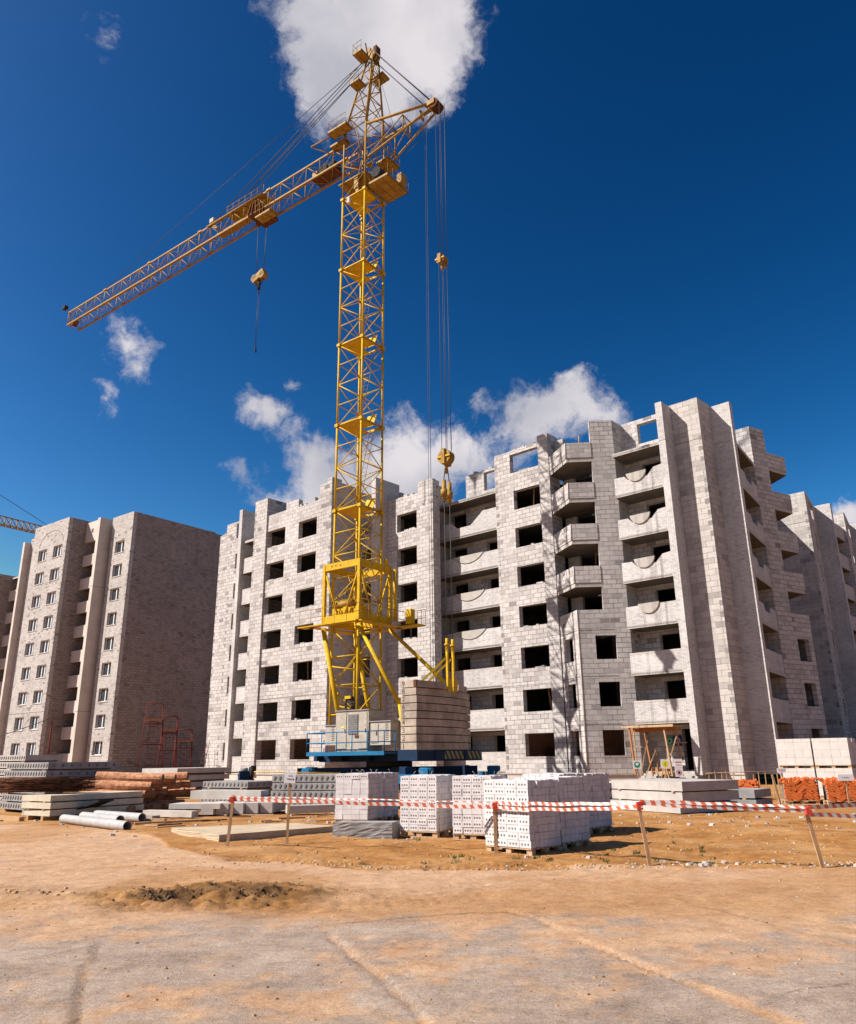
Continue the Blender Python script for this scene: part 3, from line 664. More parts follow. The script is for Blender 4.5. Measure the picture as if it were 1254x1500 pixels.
# pier and bay of the end facade
P0, P1, P2, P3, P4 = (-17.7, 51.6), (-16.42, 51.6), (-15.95, 53.0), (-15.42, 54.9), (-17.5, 56.6)
w = MB(); w.wall(P0, P1, F(0), 23.1, .4, 'block'); w.wall(P1, P2, F(0), 23.1, .4, 'block'); B(w, 'pier')
w = MB(); zt = F(3) + 1.12
w.wall(P2, P3, BASE, zt, .32, 'block', [(.28, 1.55, F(k) + .87, F(k) + 2.32) for k in range(0, 3)]); w.wall(P3, P4, BASE, zt, .32, 'block'); B(w, 'bay_wall')
for k in range(4, 8):
    m = MB(); seg_slab(m, [P2, P3, P4, (-17.6, 56.55), (-17.6, 53.0)], F(k) - .24, F(k)); o = B(m, 'balcony')
    m = MB(); m.wall(P2, (P3[0] + .04, P3[1]), F(k) + .02, F(k) + 1.1, .2, 'block'); m.wall((P3[0] + .04, P3[1] + .01), P4, F(k) + .02, F(k) + 1.1, .2, 'block'); child(m, 'parapet', o)
w = MB(); w.wall((-17.5, 52.0), (-17.5, 56.3), F(0), 20.4, .3, 'block_small', [(1.2, 3.4, F(k) + .05, F(k) + 2.3) for k in range(3, 7)]); w.wall((-17.5, 56.6), (-21.7, 56.6), BASE, 22.9, .4, 'block')
w.wall((-21.7, 57.0), (-21.7, 68.6), BASE, 23.0, .4, 'block', [(1., 2.4, F(k) + .87, F(k) + 2.3) for k in range(7)])
w.box(-17.1, -16.7, 55.0, 55.5, 22.4, 23.6, 'concrete_pale'); B(w, 'wall')
# farther wing of the same building
w = MB(); w.wall((-24, 68.6), (-18.07, 68.6), BASE, 23.0, .42, 'block_large', quoin=[(5.93, -1, .9, 22.6, .69)]); w.box(-21.6, -18.07, 68.594, 68.6, F(7) - .02, F(7) + .02, 'mortar_gap_dark')
w.wall((-18.07, 69.02), (-18.8, 73.7), BASE, 23.0, .42, 'block', [(2.0, 2.75, F(k) + .87, F(k) + 2.3) for k in range(7)] + [(1.6, 3.0, 21.2, 22.6)])
w.wall((-18.4, 77.5), (-17.37, 77.5), BASE, 23.0, .42, 'block'); w.wall((-17.37, 77.92), (-18.1, 82.4), BASE, 23.0, .42, 'block', [(1.5, 2.6, F(k) + .87, F(k) + 2.3) for k in range(7)] + [(1.3, 3.0, 21.2, 22.6)])
w.wall((-19.6, 74.2), (-19.6, 77.6), BASE, 22.0, .4, 'block', [(.6, 2.2, F(k) + .6, F(k) + 2.3) for k in range(7)]); w.wall((-17.9, 82.9), (-17.6, 100), BASE, 23.0, .4, 'block', [(2 + 3 * j, 3.4 + 3 * j, F(k) + .87, F(k) + 2.3) for k in range(7) for j in range(5)])
w.wall((-17.6, 100), (-40, 100), BASE, 23, .4, 'block'); B(w, 'wall')
w = MB(); w.box(-18.86, -17.47, 73.7, 74.15, BASE, 23.0, 'white_brick'); w.box(-18.2, -17.1, 82.4, 82.85, BASE, 23.0, 'white_brick'); B(w, 'fin')
for k in range(1, 8):
    m = MB(); m.box(-19.6, -17.6, 74.16, 77.49, F(k) - .22, F(k), 'concrete', bottom='slab_under_shade'); o = B(m, 'balcony')
    m = MB(); m.box(-17.75, -17.62, 74.16, 77.49, F(k) + .004, F(k) + 1.1, 'white_brick'); child(m, 'parapet', o)
# floors, partitions and rear walls
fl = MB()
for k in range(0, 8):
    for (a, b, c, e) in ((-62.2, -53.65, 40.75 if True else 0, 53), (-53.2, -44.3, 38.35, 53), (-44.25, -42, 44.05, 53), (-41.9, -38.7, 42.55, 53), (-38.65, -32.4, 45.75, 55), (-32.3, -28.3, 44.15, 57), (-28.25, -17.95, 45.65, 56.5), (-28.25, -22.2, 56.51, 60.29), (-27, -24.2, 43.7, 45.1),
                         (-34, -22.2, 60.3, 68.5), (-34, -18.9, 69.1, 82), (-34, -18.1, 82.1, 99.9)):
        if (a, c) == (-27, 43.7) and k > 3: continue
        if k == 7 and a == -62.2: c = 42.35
        fl.box(a, b, c, e, F(k) - .22, F(k) - .01, 'interior_shade')
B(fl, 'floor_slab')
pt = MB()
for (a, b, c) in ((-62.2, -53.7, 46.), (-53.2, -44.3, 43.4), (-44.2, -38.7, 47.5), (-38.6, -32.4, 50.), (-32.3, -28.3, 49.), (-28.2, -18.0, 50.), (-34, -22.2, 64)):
    pt.box(a, b, c, c + .2, F(0), F(7), 'interior_shade')
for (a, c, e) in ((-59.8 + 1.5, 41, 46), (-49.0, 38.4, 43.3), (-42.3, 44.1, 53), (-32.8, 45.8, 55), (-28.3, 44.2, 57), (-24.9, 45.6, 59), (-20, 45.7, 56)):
    pt.box(a, a + .2, c, e, F(0), F(7), 'interior_shade')
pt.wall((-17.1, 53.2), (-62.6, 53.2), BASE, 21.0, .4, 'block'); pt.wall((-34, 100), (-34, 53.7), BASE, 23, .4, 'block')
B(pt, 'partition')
m = MB()
for k in range(1, 7):
    for (x0, x1, c_) in ((-51.85, -49.5, 37.9), (-47.8, -45.55, 37.9), (-40.86, -38.76, 42.1), (-30.75, -28.45, 43.7)):
        for _ in range(rnd.choice([0, 1, 1, 2])):
            w_ = rnd.uniform(.15, .7); a = rnd.uniform(x0 + .01, x1 - w_ - .01); m.box(a, a + w_, c_ + .03, c_ + .36, F(k) + .871, F(k) + .87 + rnd.uniform(.04, .14), 'block')
        if rnd.random() < .4: a = rnd.uniform(x0 + .2, x1 - .2); m.beam((a, c_ + rnd.uniform(.7, 2), F(k)), (a + rnd.uniform(-.2, .2), c_ + 1.2, F(k + 1) - .22), .08, .08, 'wood')
B(m, 'sill_rubble')
m = MB()
for _ in range(60):      # loose blocks left on the wall heads
    x0, x1, c_, z_ = rnd.choice([(-49.4, -44, 37.95, 21.3), (-41.7, -38.7, 42.15, 21.2), (-62.4, -61.6, 40.35, 22.05), (-57, -54, 41.95, 22.6), (-32.2, -28.4, 43.75, 22.95), (-36.4, -32.6, 45.35, 22.85), (-38.2, -36.5, 45.35, 20.9), (-22.5, -19.4, 45.25, 23.05)])
    a = rnd.uniform(x0, x1); m.box(a, a + rnd.uniform(.15, .5), c_ + rnd.uniform(0, .05), c_ + .33, z_ - .08, z_ + rnd.choice([.03, .05, .1, .2]), 'block')
B(m, 'loose_block')
# window grilles of rusty rebar on the ground floor
def grille(A, Bp, u0, u1, z0, z1, off=.06):
    A2, B2 = Vector(A), Vector(Bp); d = (B2 - A2).normalized(); n = Vector((-d.y, d.x)); m = MB()
    P = lambda u, z: (A2.x + d.x * u - n.x * off, A2.y + d.y * u - n.y * off, z)
    u = u0
    while u <= u1: m.tube(P(u, z0), P(u, z1), .0035, 'rust_steel', 4); u += .12
    z = z0
    while z <= z1: m.tube(P(u0, z), P(u1, z), .0035, 'rust_steel', 4); z += .12
    B(m, 'window_grille')
grille((-53.6, 37.9), (-43.85, 37.9), 1.6, 4.25, F(0) + .75, F(0) + 2.42)
grille((-53.6, 37.9), (-43.85, 37.9), 5.65, 8.2, F(0) + .75, F(0) + 2.42)
grille((-32.35, 43.7), (-28.25, 43.7), 1.45, 4.02, F(0) + .75, F(0) + 2.42)
grille(bl, ba, .5, 1.88, F(0) + .75, F(0) + 2.42); grille(ba, br, .82, 2.5, F(0) + .7, F(0) + 2.5)
grille((-62.6, 40.3), (-57.6, 40.3), 2.5, 3.75, F(0) + .75, F(0) + 2.4)

# ---- left neighbour: finished, glazed block
PHL = R(37.0); lroot, LORG = building('apartment_building', PHL, (-86, 48), 'tall brown-grey apartment block at the left with white framed windows and one blank side wall')
def LBd(mb, name, par=None): return mb.build(name, par or lroot, LORG)
FL = lambda k: 1.43 + 2.8 * k
def lwin(us, ks=range(9), lo=.90, hi=2.32): return [(a, b, FL(k) + lo, FL(k) + hi) for k in ks for a, b in us]
LT = 29.3
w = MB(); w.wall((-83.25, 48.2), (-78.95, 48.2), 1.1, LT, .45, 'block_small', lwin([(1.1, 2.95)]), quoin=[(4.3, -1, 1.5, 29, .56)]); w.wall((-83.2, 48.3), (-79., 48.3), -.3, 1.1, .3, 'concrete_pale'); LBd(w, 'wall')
w = MB(); w.wall((-78.95, 48.65), (-78.95, 60.8), 1.1, LT, .45, 'block_shade_brown', tops=[(0, 11.2, LT), (11.2, 12.15, LT - .15)]); w.wall((-79.1, 48.65), (-79.1, 60.7), -.3, 1.1, .3, 'concrete_grey')
for k in range(1, 10, 1): w.box(-78.95, -78.945, 48.66, 60.8, FL(k) - .1, FL(k) - .06, 'mortar_gap_dark') if k in (1, 6, 7) else None
LBd(w, 'wall')
w = MB(); w.wall((-94.6, 44.7), (-86.7, 44.7), 1.1, LT, .45, 'block_small', lwin([(1.6, 3.6), (5.05, 7.05)]), quoin=[(7.9, -1, 1.5, 29, .56)])
r0 = 2.75; cx = 4.35
for i in range(26):
    a, b = math.pi * i / 26, math.pi * (i + 1) / 26
    w.beam((-94.6 + cx - r0 * math.cos(a), 44.69, 26.5 + r0 * .62 * math.sin(a)), (-94.6 + cx - r0 * math.cos(b), 44.69, 26.5 + r0 * .62 * math.sin(b)), .03, .04, 'mortar_gap_dark')
w.box(-94.6, -86.7, 44.694, 44.7, FL(2) - .1, FL(2) - .04, 'mortar_gap_dark'); LBd(w, 'wall')
w = MB(); w.wall((-86.7, 45.15), (-86.7, 49.), 1.1, LT, .45, 'block_shade_brown'); LBd(w, 'wall')
w = MB(); w.wall((-86.7, 49.0), (-83.3, 49.0), 1.1, LT - .5, .4, 'block_shade_brown', [(.5, 2.6, FL(k) + .2, FL(k) + 2.3) for k in range(9)] ); w.wall((-86.7, 46.95), (-84.3, 46.95), FL(9) - .1, LT - .3, .3, 'plaster', [(1.2, 1.6, 27.6, 28.1)]); LBd(w, 'wall')
w = MB(); w.box(-84.3, -83.75, 46.9, 49.0, .3, LT - .1, 'plaster'); w.box(-84.31, -83.74, 46.89, 49, FL(2) - .1, FL(2) - .06, 'mortar_gap_dark'); w.box(-84.31, -83.74, 46.89, 49, FL(7) - .1, FL(7) - .06, 'mortar_gap_dark'); LBd(w, 'fin')
for k in range(0, 9):
    m = MB(); m.box(-86.7, -84.31, 47.0, 48.98, FL(k) - .2, FL(k), 'concrete', bottom='slab_under_shade'); o = LBd(m, 'balcony')
    m = MB(); m.box(-86.7, -84.31, 46.96, 47.09, FL(k) - .22, FL(k) + 1.1, 'plaster'); LBd(m, 'parapet', o)
w = MB(); w.box(-96.25, -95.8, 44.2, 46.9, .3, LT - 1.6, 'plaster'); LBd(w, 'fin')
w = MB(); w.wall((-95.8, 44.95), (-94.6, 44.95), 1.1, LT - 1.1, .4, 'block_small'); w.wall((-99.6, 47.0), (-96.2, 47.0), 1.1, LT - 4.0, .4, 'block_shade_brown', [(.4, 2.4, FL(k) + .2, FL(k) + 2.3) for k in range(8)]); LBd(w, 'wall')
for k in range(0, 9):
    m = MB(); m.box(-99.6, -96.21, 45.0, 46.98, FL(k) - .2, FL(k), 'concrete', bottom='slab_under_shade'); o = LBd(m, 'balcony')
    if k < 8: m = MB(); m.box(-99.6, -96.21, 44.95, 45.08, FL(k) - .22, FL(k) + 1.1, 'plaster'); LBd(m, 'parapet', o)
w = MB(); w.wall((-110, 42.0), (-99.6, 42.0), 1.1, LT - 5.2, .4, 'block_small', [(7.0, 9.0, FL(k) + .9, FL(k) + 2.3) for k in range(8)] + [(2.0, 4.0, FL(k) + .9, FL(k) + 2.3) for k in range(8)], quoin=[(10.4, -1, 1.5, 23, .56)])
w.wall((-99.6, 42.42), (-99.6, 47.4), 1.1, LT - 5.2, .4, 'block_shade_brown'); LBd(w, 'wall')
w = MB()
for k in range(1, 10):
    w.box(-99.1, -79.45, 49.5, 60.3, FL(k) - .2, FL(k), 'interior_shade'); w.box(-94.1, -87.2, 45.2, 49.4, FL(k) - .2, FL(k), 'interior_shade'); w.box(-109.6, -100.05, 42.5, 60, FL(min(k, 8)) - .2 - .001 * k, FL(min(k, 8)), 'interior_shade')
w.box(-110, -79.4, 60.4, 60.8, 1, LT - .2, 'block_shade_brown'); w.box(-94.1, -87.2, 48.0, 48.2, 1, LT - 2, 'interior_shade'); w.box(-83, -79.4, 51.5, 51.7, 1, LT - 2, 'interior_shade')
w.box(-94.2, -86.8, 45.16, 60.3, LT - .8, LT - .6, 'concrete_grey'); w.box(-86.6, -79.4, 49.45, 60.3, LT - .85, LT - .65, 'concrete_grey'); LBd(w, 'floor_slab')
wf = None
for (s0, s1, c) in ((-82.15, -80.3, 48.2), (-93.0, -91.0, 44.7), (-89.55, -87.55, 44.7)):
    for k in range(9):
        z0, z1 = FL(k) + .90, FL(k) + 2.32
        fr = MB(); y0, y1 = c + .22, c + .30
        a, b = s0 + .38 * 0, s1
        fr.box(a, a + .07, y0, y1, z0, z1, 'pvc'); fr.box(b - .07, b, y0, y1, z0, z1, 'pvc'); fr.box(a + .07, b - .07, y0, y1, z1 - .07, z1, 'pvc'); fr.box(a + .07, b - .07, y0, y1, z0, z0 + .07, 'pvc')
        for t in ((.36, .68) if c < 46 else (.55,)):
            xx = a + (b - a) * t; fr.box(xx - .06, xx + .06, y0 - .01, y1, z0 + .07, z1 - .07, 'pvc')
        fr.box(a - .05, b + .08, c - .06, c + .22, z0 - .09, z0 - .002, 'concrete_pale')
        o = LBd(fr, 'window')
        gl = MB(); gl.box(a + .07, b - .07, y0 + .03, y0 + .045, z0 + .07, z1 - .07, 'glass_dark'); LBd(gl, 'pane', o)

# ------------------------------------------------------------------ tower crane
JU = Vector((-.806, .592, 0)).normalized(); CC = Vector((-4.44, 47.5, 0)) - JU * 2.6
crane = empty('tower_crane', CC, math.atan2(JU.y, JU.x), 'yellow lattice tower crane with counterweight slabs standing in front of the pale building', 'crane')
def CP(mb, name, par=None):
    mb.v = [(x, -y, z) for x, y, z in mb.v]; mb.f = [f[::-1] for f in mb.f]       # local +y is the side towards the viewer
    return mb.build(name, par or crane)
YP, YW = 'yellow_paint', 'yellow_weathered'
def lat_col(mb, cx, cy, hw, z0, z1, bays, leg=.075, br=.035, mat=YP, hw2=None, cx2=None, legs=True, xb=False):
    hw2 = hw if hw2 is None else hw2; cx2 = cx if cx2 is None else cx2
    def C(i, t):
        sx, sy = ((-1, -1), (1, -1), (1, 1), (-1, 1))[i]; h = hw + (hw2 - hw) * t; c = cx + (cx2 - cx) * t
        return Vector((c + sx * h, cy + sy * h, z0 + (z1 - z0) * t))
    if legs:
        for i in range(4): mb.tube(C(i, 0), C(i, 1), leg, mat, 8)
    for b in range(bays):
        t0, t1 = b / bays, (b + 1) / bays
        for i in range(4):
            j = (i + 1) % 4
            mb.tube(C(i, t0), C(j, t0), br, mat, 5)
            if (b + i) % 2 or xb: mb.tube(C(i, t0), C(j, t1), br, mat, 5)
            if not (b + i) % 2 or xb: mb.tube(C(j, t0), C(i, t1), br, mat, 5)
    for i in range(4): mb.tube(C(i, 1), C((i + 1) % 4, 1), br, mat, 5)
MX, HW = 2.6, 1.05
m = MB(); lat_col(m, MX, 0, HW, 2.4, 10.8, 5); CP(m, 'mast_section')
levels = [10.8, 16.65, 22.55, 28.5, 34.45, 40.4]
for a, b in zip(levels[:-1], levels[1:]):
    m = MB(); lat_col(m, MX, 0, HW, a, b, 4)
    for i, (sx, sy) in enumerate(((-1, -1), (1, -1), (1, 1), (-1, 1))): m.box(MX + sx * HW - .13, MX + sx * HW + .13, sy * HW - .13, sy * HW + .13, b - .10, b + .10, YP)
    o = CP(m, 'mast_section')
    m = MB(); zt = b
    m.box(MX - 1.0, MX + 1.0, -1.0, .25, zt - .02, zt + .02, YP); m.box(MX + .1, MX + 1.0, .25, 1.0, zt - .02, zt + .02, YP)
    for (p, q) in (((MX - 1.02, -1.02), (MX + 1.02, -1.02)), ((MX + 1.02, -1.02), (MX + 1.02, 1.02)), ((MX + 1.02, 1.02), (MX - 1.02, 1.02)), ((MX - 1.02, 1.02), (MX - 1.02, -1.02))):
        m.beam((*p, zt + .04), (*q, zt + .04), .03, .16, YP)
    m.obox((MX - .45, .55, zt + .5), (1, 0, 0), (0, .35, .94), (0, -.94, .35), .40, .52, .015, YP)
    CP(m, 'platform', o)
    m = MB(); y0, y1 = .75, -.55                      # inclined ladder
    for sx in (-.2, .2): m.tube((MX + sx - .45, y0, b), (MX + sx - .45 + .1, y1, a), .02, YW, 4)
    for i in range(18):
        t = i / 18; m.tube((MX - .65 + .1 * t, y0 + (y1 - y0) * t, b + (a - b) * t), (MX - .25 + .1 * t, y0 + (y1 - y0) * t, b + (a - b) * t), .012, YW, 4)
    CP(m, 'ladder', o)
m = MB(); lat_col(m, MX, 0, HW, 40.4, 46.4, 4, mat=YW); CP(m, 'mast_section')
# climbing cage
m = MB(); h = 1.42; z0, z1 = 9.35, 13.1
for sx in (-1, 1):
    for sy in (-1, 1): m.box(MX + sx * h - .1, MX + sx * h + .1, sy * h - .1, sy * h + .1, z0, z1, YP)
for zz, hh in ((z0 + .25, .5), (z1 - .2, .42)):
    for (p, q) in (((-h, -h), (h, -h)), ((h, -h), (h, h)), ((h, h), (-h, h)), ((-h, h), (-h, -h))):
        m.beam((MX + p[0], p[1], zz), (MX + q[0], q[1], zz), .16, hh, YP)
for (p, q) in (((-h, -h), (h, -h)), ((h, -h), (h, h)), ((h, h), (-h, h)), ((-h, h), (-h, -h))):
    P, Q = Vector((MX + p[0], p[1], z0 + .5)), Vector((MX + q[0], q[1], z0 + .5)); T1 = P.copy(); T1.z = z1 - .4; T2 = Q.copy(); T2.z = z1 - .4
    mid = (P + Q) / 2; m.tube(T1, mid + (P - mid) * .2, .055, YP, 6); m.tube(T2, mid + (Q - mid) * .2, .055, YP, 6)
for i in range(3): m.tube((MX + .1 + i * .35, -h - .09, z1 - .18), (MX + .1 + i * .35, -h - .10, z1 - .18), .04, 'dark_metal', 8)
m.box(MX - 1.2, MX + 1.0, -1.15, -.5, z0 + .5, z0 + 1.0, YP); m.tube((MX - .7, -1.1, z0 + 1.2), (MX + .7, -1.1, z0 + 1.2), .2, YW, 10); m.box(MX - .3, MX + .3, .3, .9, z0 + .6, z0 + 1.1, YW)
m.tube((MX - h - .35, h + .1, z0 + .3), (MX - h - .35, h + .1, z1 - .2), .12, YP, 8); m.tube((MX - h + .2, h - .1, z1 + .1), (MX - h + .2, h - .1, z1 + .5), .14, YP, 8)
for i in range(8): m.tube((MX - 1 + rnd.random() * 2, -1.1 + rnd.random() * 2, z0 + .6), (MX - 1 + rnd.random() * 2, -1.1 + rnd.random() * 2, z1 - .6), .03, YW, 5)
for i in range(5): m.box(MX - 1.1 + i * .42, MX - .85 + i * .42, -1.25, -1.0, z0 + .55, z0 + .8 + .1 * (i % 3), YP)
cage = CP(m, 'climbing_cage')
m = MB()
for (p, q) in (((-1.9, -2.0), (2.0, -2.0)), ((2.0, -2.0), (2.0, 1.9)), ((2.0, 1.9), (-1.9, 1.9)), ((-1.9, 1.9), (-1.9, -2.0))):
    m.beam((MX + p[0], p[1], z0 - .1), (MX + q[0], q[1], z0 - .1), .5, .06, YP)
m.box(MX + 2.0, MX + 2.8, -2.25, -1.6, z0 - .13, z0 - .07, YP); m.box(MX - 3.6, MX - 1.9, 1.5, 2.2, z0 - .13, z0 - .05, YP); m.box(MX - 3.1, MX - 2.7, 1.4, 1.8, z0, z0 + .9, YP)
for (p, q) in (((-2.1, -2.2), (2.7, -2.2)), ((-2.1, 2.1), (-2.1, -2.2)), ((-3.6, 2.2), (-2.1, 2.2))):
    for zz in (.5, 1.0): m.tube((MX + p[0], p[1], z0 + zz - .1), (MX + q[0], q[1], z0 + zz - .1), .018, YW, 4)
    for t in range(6): x, y = p[0] + (q[0] - p[0]) * t / 5, p[1] + (q[1] - p[1]) * t / 5; m.tube((MX + x, y, z0 - .1), (MX + x, y, z0 + .9), .018, YW, 4)
CP(m, 'walkway', cage)
# splayed legs under the cage
m = MB()
m.tube((MX + 1.4, -1.45, z0 - .2), (MX - .25, -1.3, 2.6), .15, YP, 10); m.tube((MX + 1.4, 1.45, z0 - .2), (MX - .4, 1.3, 2.6), .15, YP, 10)
m.tube((MX - 1.4, -1.45, z0 - .2), (-1.95, -1.5, 4.4), .12, YP, 10); m.tube((-1.95, -1.5, 4.4), (-2.3, -1.5, 2.4), .12, YP, 10)
m.tube((MX - 1.4, 1.45, z0 - .2), (-3.0, 1.5, 5.6), .11, YP, 10); m.tube((-3.0, 1.5, 5.6), (-4., 1.5, 2.4), .11, YP, 10)
for t in (.35, .7):
    a = Vector((MX + 1.4, -1.45, z0 - .2)).lerp(Vector((MX - .25, -1.3, 2.6)), t); b = Vector((MX + 1.4, 1.45, z0 - .2)).lerp(Vector((MX - .4, 1.3, 2.6)), t)
    m.tube(a, b, .05, YP, 6); m.tube(a, (MX - 1.0, -1.05, a.z - .3), .05, YP, 6)
CP(m, 'leg_brace')
# crane head
ap = Vector((1.85, 0, 53.6)); hd = MB()
base = [(MX - 1.05, -1.05, 46.4), (MX + 1.05, -1.05, 46.4), (MX + 1.05, 1.05, 46.4), (MX - 1.05, 1.05, 46.4)]
tops = [(ap.x - .25, -.35, 53.2), (ap.x + .25, -.35, 53.2), (ap.x + .25, .35, 53.2), (ap.x - .25, .35, 53.2)]
for p, q in zip(base, tops): hd.tube(p, q, .08, YW, 8)
for b in range(5):
    t0, t1 = b / 5, (b + 1) / 5
    for i in range(4):
        j = (i + 1) % 4; A0 = Vector(base[i]).lerp(Vector(tops[i]), t0); B0 = Vector(base[j]).lerp(Vector(tops[j]), t0); B1 = Vector(base[j]).lerp(Vector(tops[j]), t1); A1 = Vector(base[i]).lerp(Vector(tops[i]), t1)
        hd.tube(A0, B0, .04, YW, 5); hd.tube(A0 if b % 2 else B0, B1 if b % 2 else A1, .035, YW, 5)
head = CP(hd, 'crane_head')
m = MB()
for yy in (-.28, 0, .28): m.tube((ap.x - .1, yy - .07, 53.5), (ap.x - .1, yy + .07, 53.5), .36, YW, 14)
for yy in (-.28, .1): m.tube((ap.x + .25, yy - .07, 54.1), (ap.x + .25, yy + .07, 54.1), .26, YW, 12)
m.box(ap.x - .3, ap.x + .3, -.4, -.36, 53.0, 53.7, YW); m.box(ap.x - .3, ap.x + .3, .36, .4, 53.0, 53.7, YW); m.tube((ap.x + .1, -.45, 53.2), (ap.x + .1, -.8, 54.3), .05, 'rust_steel', 6); m.box(ap.x - .5, ap.x - .2, -.2, .3, 53.6, 54.3, 'rust_steel'); CP(m, 'sheave', head)
m = MB()
def tray(m, x0, x1, y0, y1, z, th=.1, mat=YW, rail=None, rh=1.0):
    m.box(x0, x1, y0, y1, z, z + .04, mat); m.box(x0, x1, y0, y0 + .03, z, z + .18, mat); m.box(x0, x1, y1 - .03, y1, z, z + .18, mat); m.box(x0, x0 + .03, y0 + .03, y1 - .03, z, z + .18, mat); m.box(x1 - .03, x1, y0 + .03, y1 - .03, z, z + .18, mat)
    for k in (1, 2): xx = x0 + (x1 - x0) * k / 3; m.box(xx - .03, xx + .03, y0 + .03, y1 - .03, z - .06, z - .002, mat)
    for side in (rail or ''):
        if side == 'f': P, Q = (x1, y0), (x1, y1)
        elif side == 'b': P, Q = (x0, y0), (x0, y1)
        elif side == 'n': P, Q = (x0, y0), (x1, y0)
        else: P, Q = (x0, y1), (x1, y1)
        for zz in (.5, 1.0): m.tube((*P, z + zz * rh), (*Q, z + zz * rh), .02, mat, 4)
        n = max(2, int(math.hypot(Q[0] - P[0], Q[1] - P[1]) / .6))
        for t in range(n + 1): x, y = P[0] + (Q[0] - P[0]) * t / n, P[1] + (Q[1] - P[1]) * t / n; m.tube((x, y, z), (x, y, z + rh), .018, mat, 4)
tray(m, ap.x - .1, ap.x + .75, -1.5, -.45, 52.9, rail='fn'); CP(m, 'platform', head)
m = MB(); tray(m, ap.x - .6, ap.x + .6, .45, 1.3, 52.0, rail='f'); CP(m, 'platform', head)
m = MB(); tray(m, MX - .5, MX + .4, -1.35, -.5, 50.4, rail='n'); CP(m, 'platform', head)
m = MB(); tray(m, MX + 1.1, MX + 2.6, -1.0, -.3, 46.0); CP(m, 'platform', head)
m = MB(); tray(m, MX + .2, MX + 2.0, -1.9, -1.1, 46.3, rail='nf'); m.tube((MX + 2.0, -1.6, 46.3), (MX + 3.9, -1.7, 46.3), .06, YW, 6); m.tube((MX + 2.2, -.8, 45.2), (MX + 3.9, -1.7, 46.3), .05, YW, 6); CP(m, 'platform', head)
m = MB(); tray(m, MX - 3.0, MX - 1.1, -.9, 1.5, 40.7, rail='bof'); m.box(MX - 2.3, MX - 1.3, -.6, .8, 40.9, 41.7, 'yellow_weathered'); m.tube((MX - 2.0, -1.0, 41.4), (MX - 2.0, 1.1, 41.4), .42, 'dark_metal', 14)
m.box(MX - 1.0, MX + 1.6, -1.0, 1.0, 42.0, 42.06, YW); m.box(MX - 3.2, MX - 2.8, .4, 1.0, 40.9, 41.7, YW); m.box(MX - .3, MX + .1, -.95, -.6, 41.0, 41.9, YW); m.box(MX + .2, MX + .45, -1.3, -1.1, 39.7, 40.2, 'concrete_pale')
for i in range(14):
    a = (MX - 1 + rnd.random() * 2.2, -1 + rnd.random() * 2, 40 + rnd.random() * 4); m.tube(a, (a[0] + rnd.uniform(-1, 1), a[1] + rnd.uniform(-1, 1), a[2] + rnd.uniform(.5, 2.2)), .035, YW, 5)
for _ in range(10):
    x, y, z = MX - 1 + rnd.random() * 2, -1 + rnd.random() * 2, 39.6 + rnd.random() * 5; s_ = rnd.uniform(.1, .32); m.box(x, x + s_, y, y + s_, z, z + s_ * .8, YW)
tray(m, MX - 2.2, MX - 1.1, .1, 1.5, 43.3, rail='bo'); m.beam((MX + 1, -1, 40.2), (MX - 1, 1, 42.5), .3, .1, YW)
CP(m, 'winch_platform', head)
# rear strut
m = MB(); tip = Vector((-3.9, 0, 45.2))
L1, L2 = Vector((MX - 1.0, -1.0, 46.2)), Vector((MX - 1.0, 1.0, 46.2)); D1, D2 = Vector((MX - 1.0, -.95, 43.1)), Vector((MX - 1.0, .95, 43.1))
for a in (L1, L2): m.tube(a, tip + Vector((0, .25 if a.y > 0 else -.25, .2)), .1, YW, 8)
for a in (D1, D2): m.tube(a, tip + Vector((0, .25 if a.y > 0 else -.25, -.2)), .08, YW, 8)
for t in (.25, .55, .8):
    Q = [a.lerp(tip, t) for a in (L1, L2, D2, D1)]
    for i in range(4): m.tube(Q[i], Q[(i + 1) % 4], .05, YW, 6)
    m.tube(Q[0], Q[2], .03, YW, 5)
m.tube(D1, L1.lerp(tip, .55), .04, YW, 5); m.tube(D2, L2.lerp(tip, .55), .04, YW, 5)
st = CP(m, 'rear_strut')
m = MB()
for yy in (-.35, -.12, .12, .35): m.tube(tip + Vector((-.15, yy - .06, 0)), tip + Vector((-.15, yy + .06, 0)), .38, 'rust_steel', 14)
for yy in (-.2, .2): m.tube(tip + Vector((.35, yy - .05, .3)), tip + Vector((.35, yy + .05, .3)), .25, YW, 12)
m.obox(tip + Vector((0, 0, .1)), (1, 0, 0), (0, 1, 0), (0, 0, 1), .3, .5, .18, YW); CP(m, 'sheave', st)
# jib
def jib_truss(m, x0, x1, zb, w, h, bay=1.55, mat=YW):
    n = max(1, round((x1 - x0) / bay)); P = lambda i, sy, top: (x0 + (x1 - x0) * i / n, sy * w / 2, zb + (h if top else 0))
    for sy in (-1, 1):
        m.beam(P(0, sy, 0), P(n, sy, 0), .13, .13, mat); m.beam(P(0, sy, 1), P(n, sy, 1), .12, .12, mat)
    for i in range(n + 1):
        for sy in (-1, 1): m.tube(P(i, sy, 0), P(i, sy, 1), .035, mat, 4)
        m.tube(P(i, -1, 1), P(i, 1, 1), .035, mat, 4); m.tube(P(i, -1, 0), P(i, 1, 0), .035, mat, 4)
        if i < n:
            for sy in (-1, 1): m.tube(P(i, sy, i % 2), P(i + 1, sy, (i + 1) % 2), .035, mat, 4)
            m.tube(P(i, -1 if i % 2 else 1, 1), P(i + 1, 1 if i % 2 else -1, 1), .03, mat, 4); m.tube(P(i, -1 if i % 2 else 1, 0), P(i + 1, 1 if i % 2 else -1, 0), .025, mat, 4)
ZB, JH = 44.5, 1.45
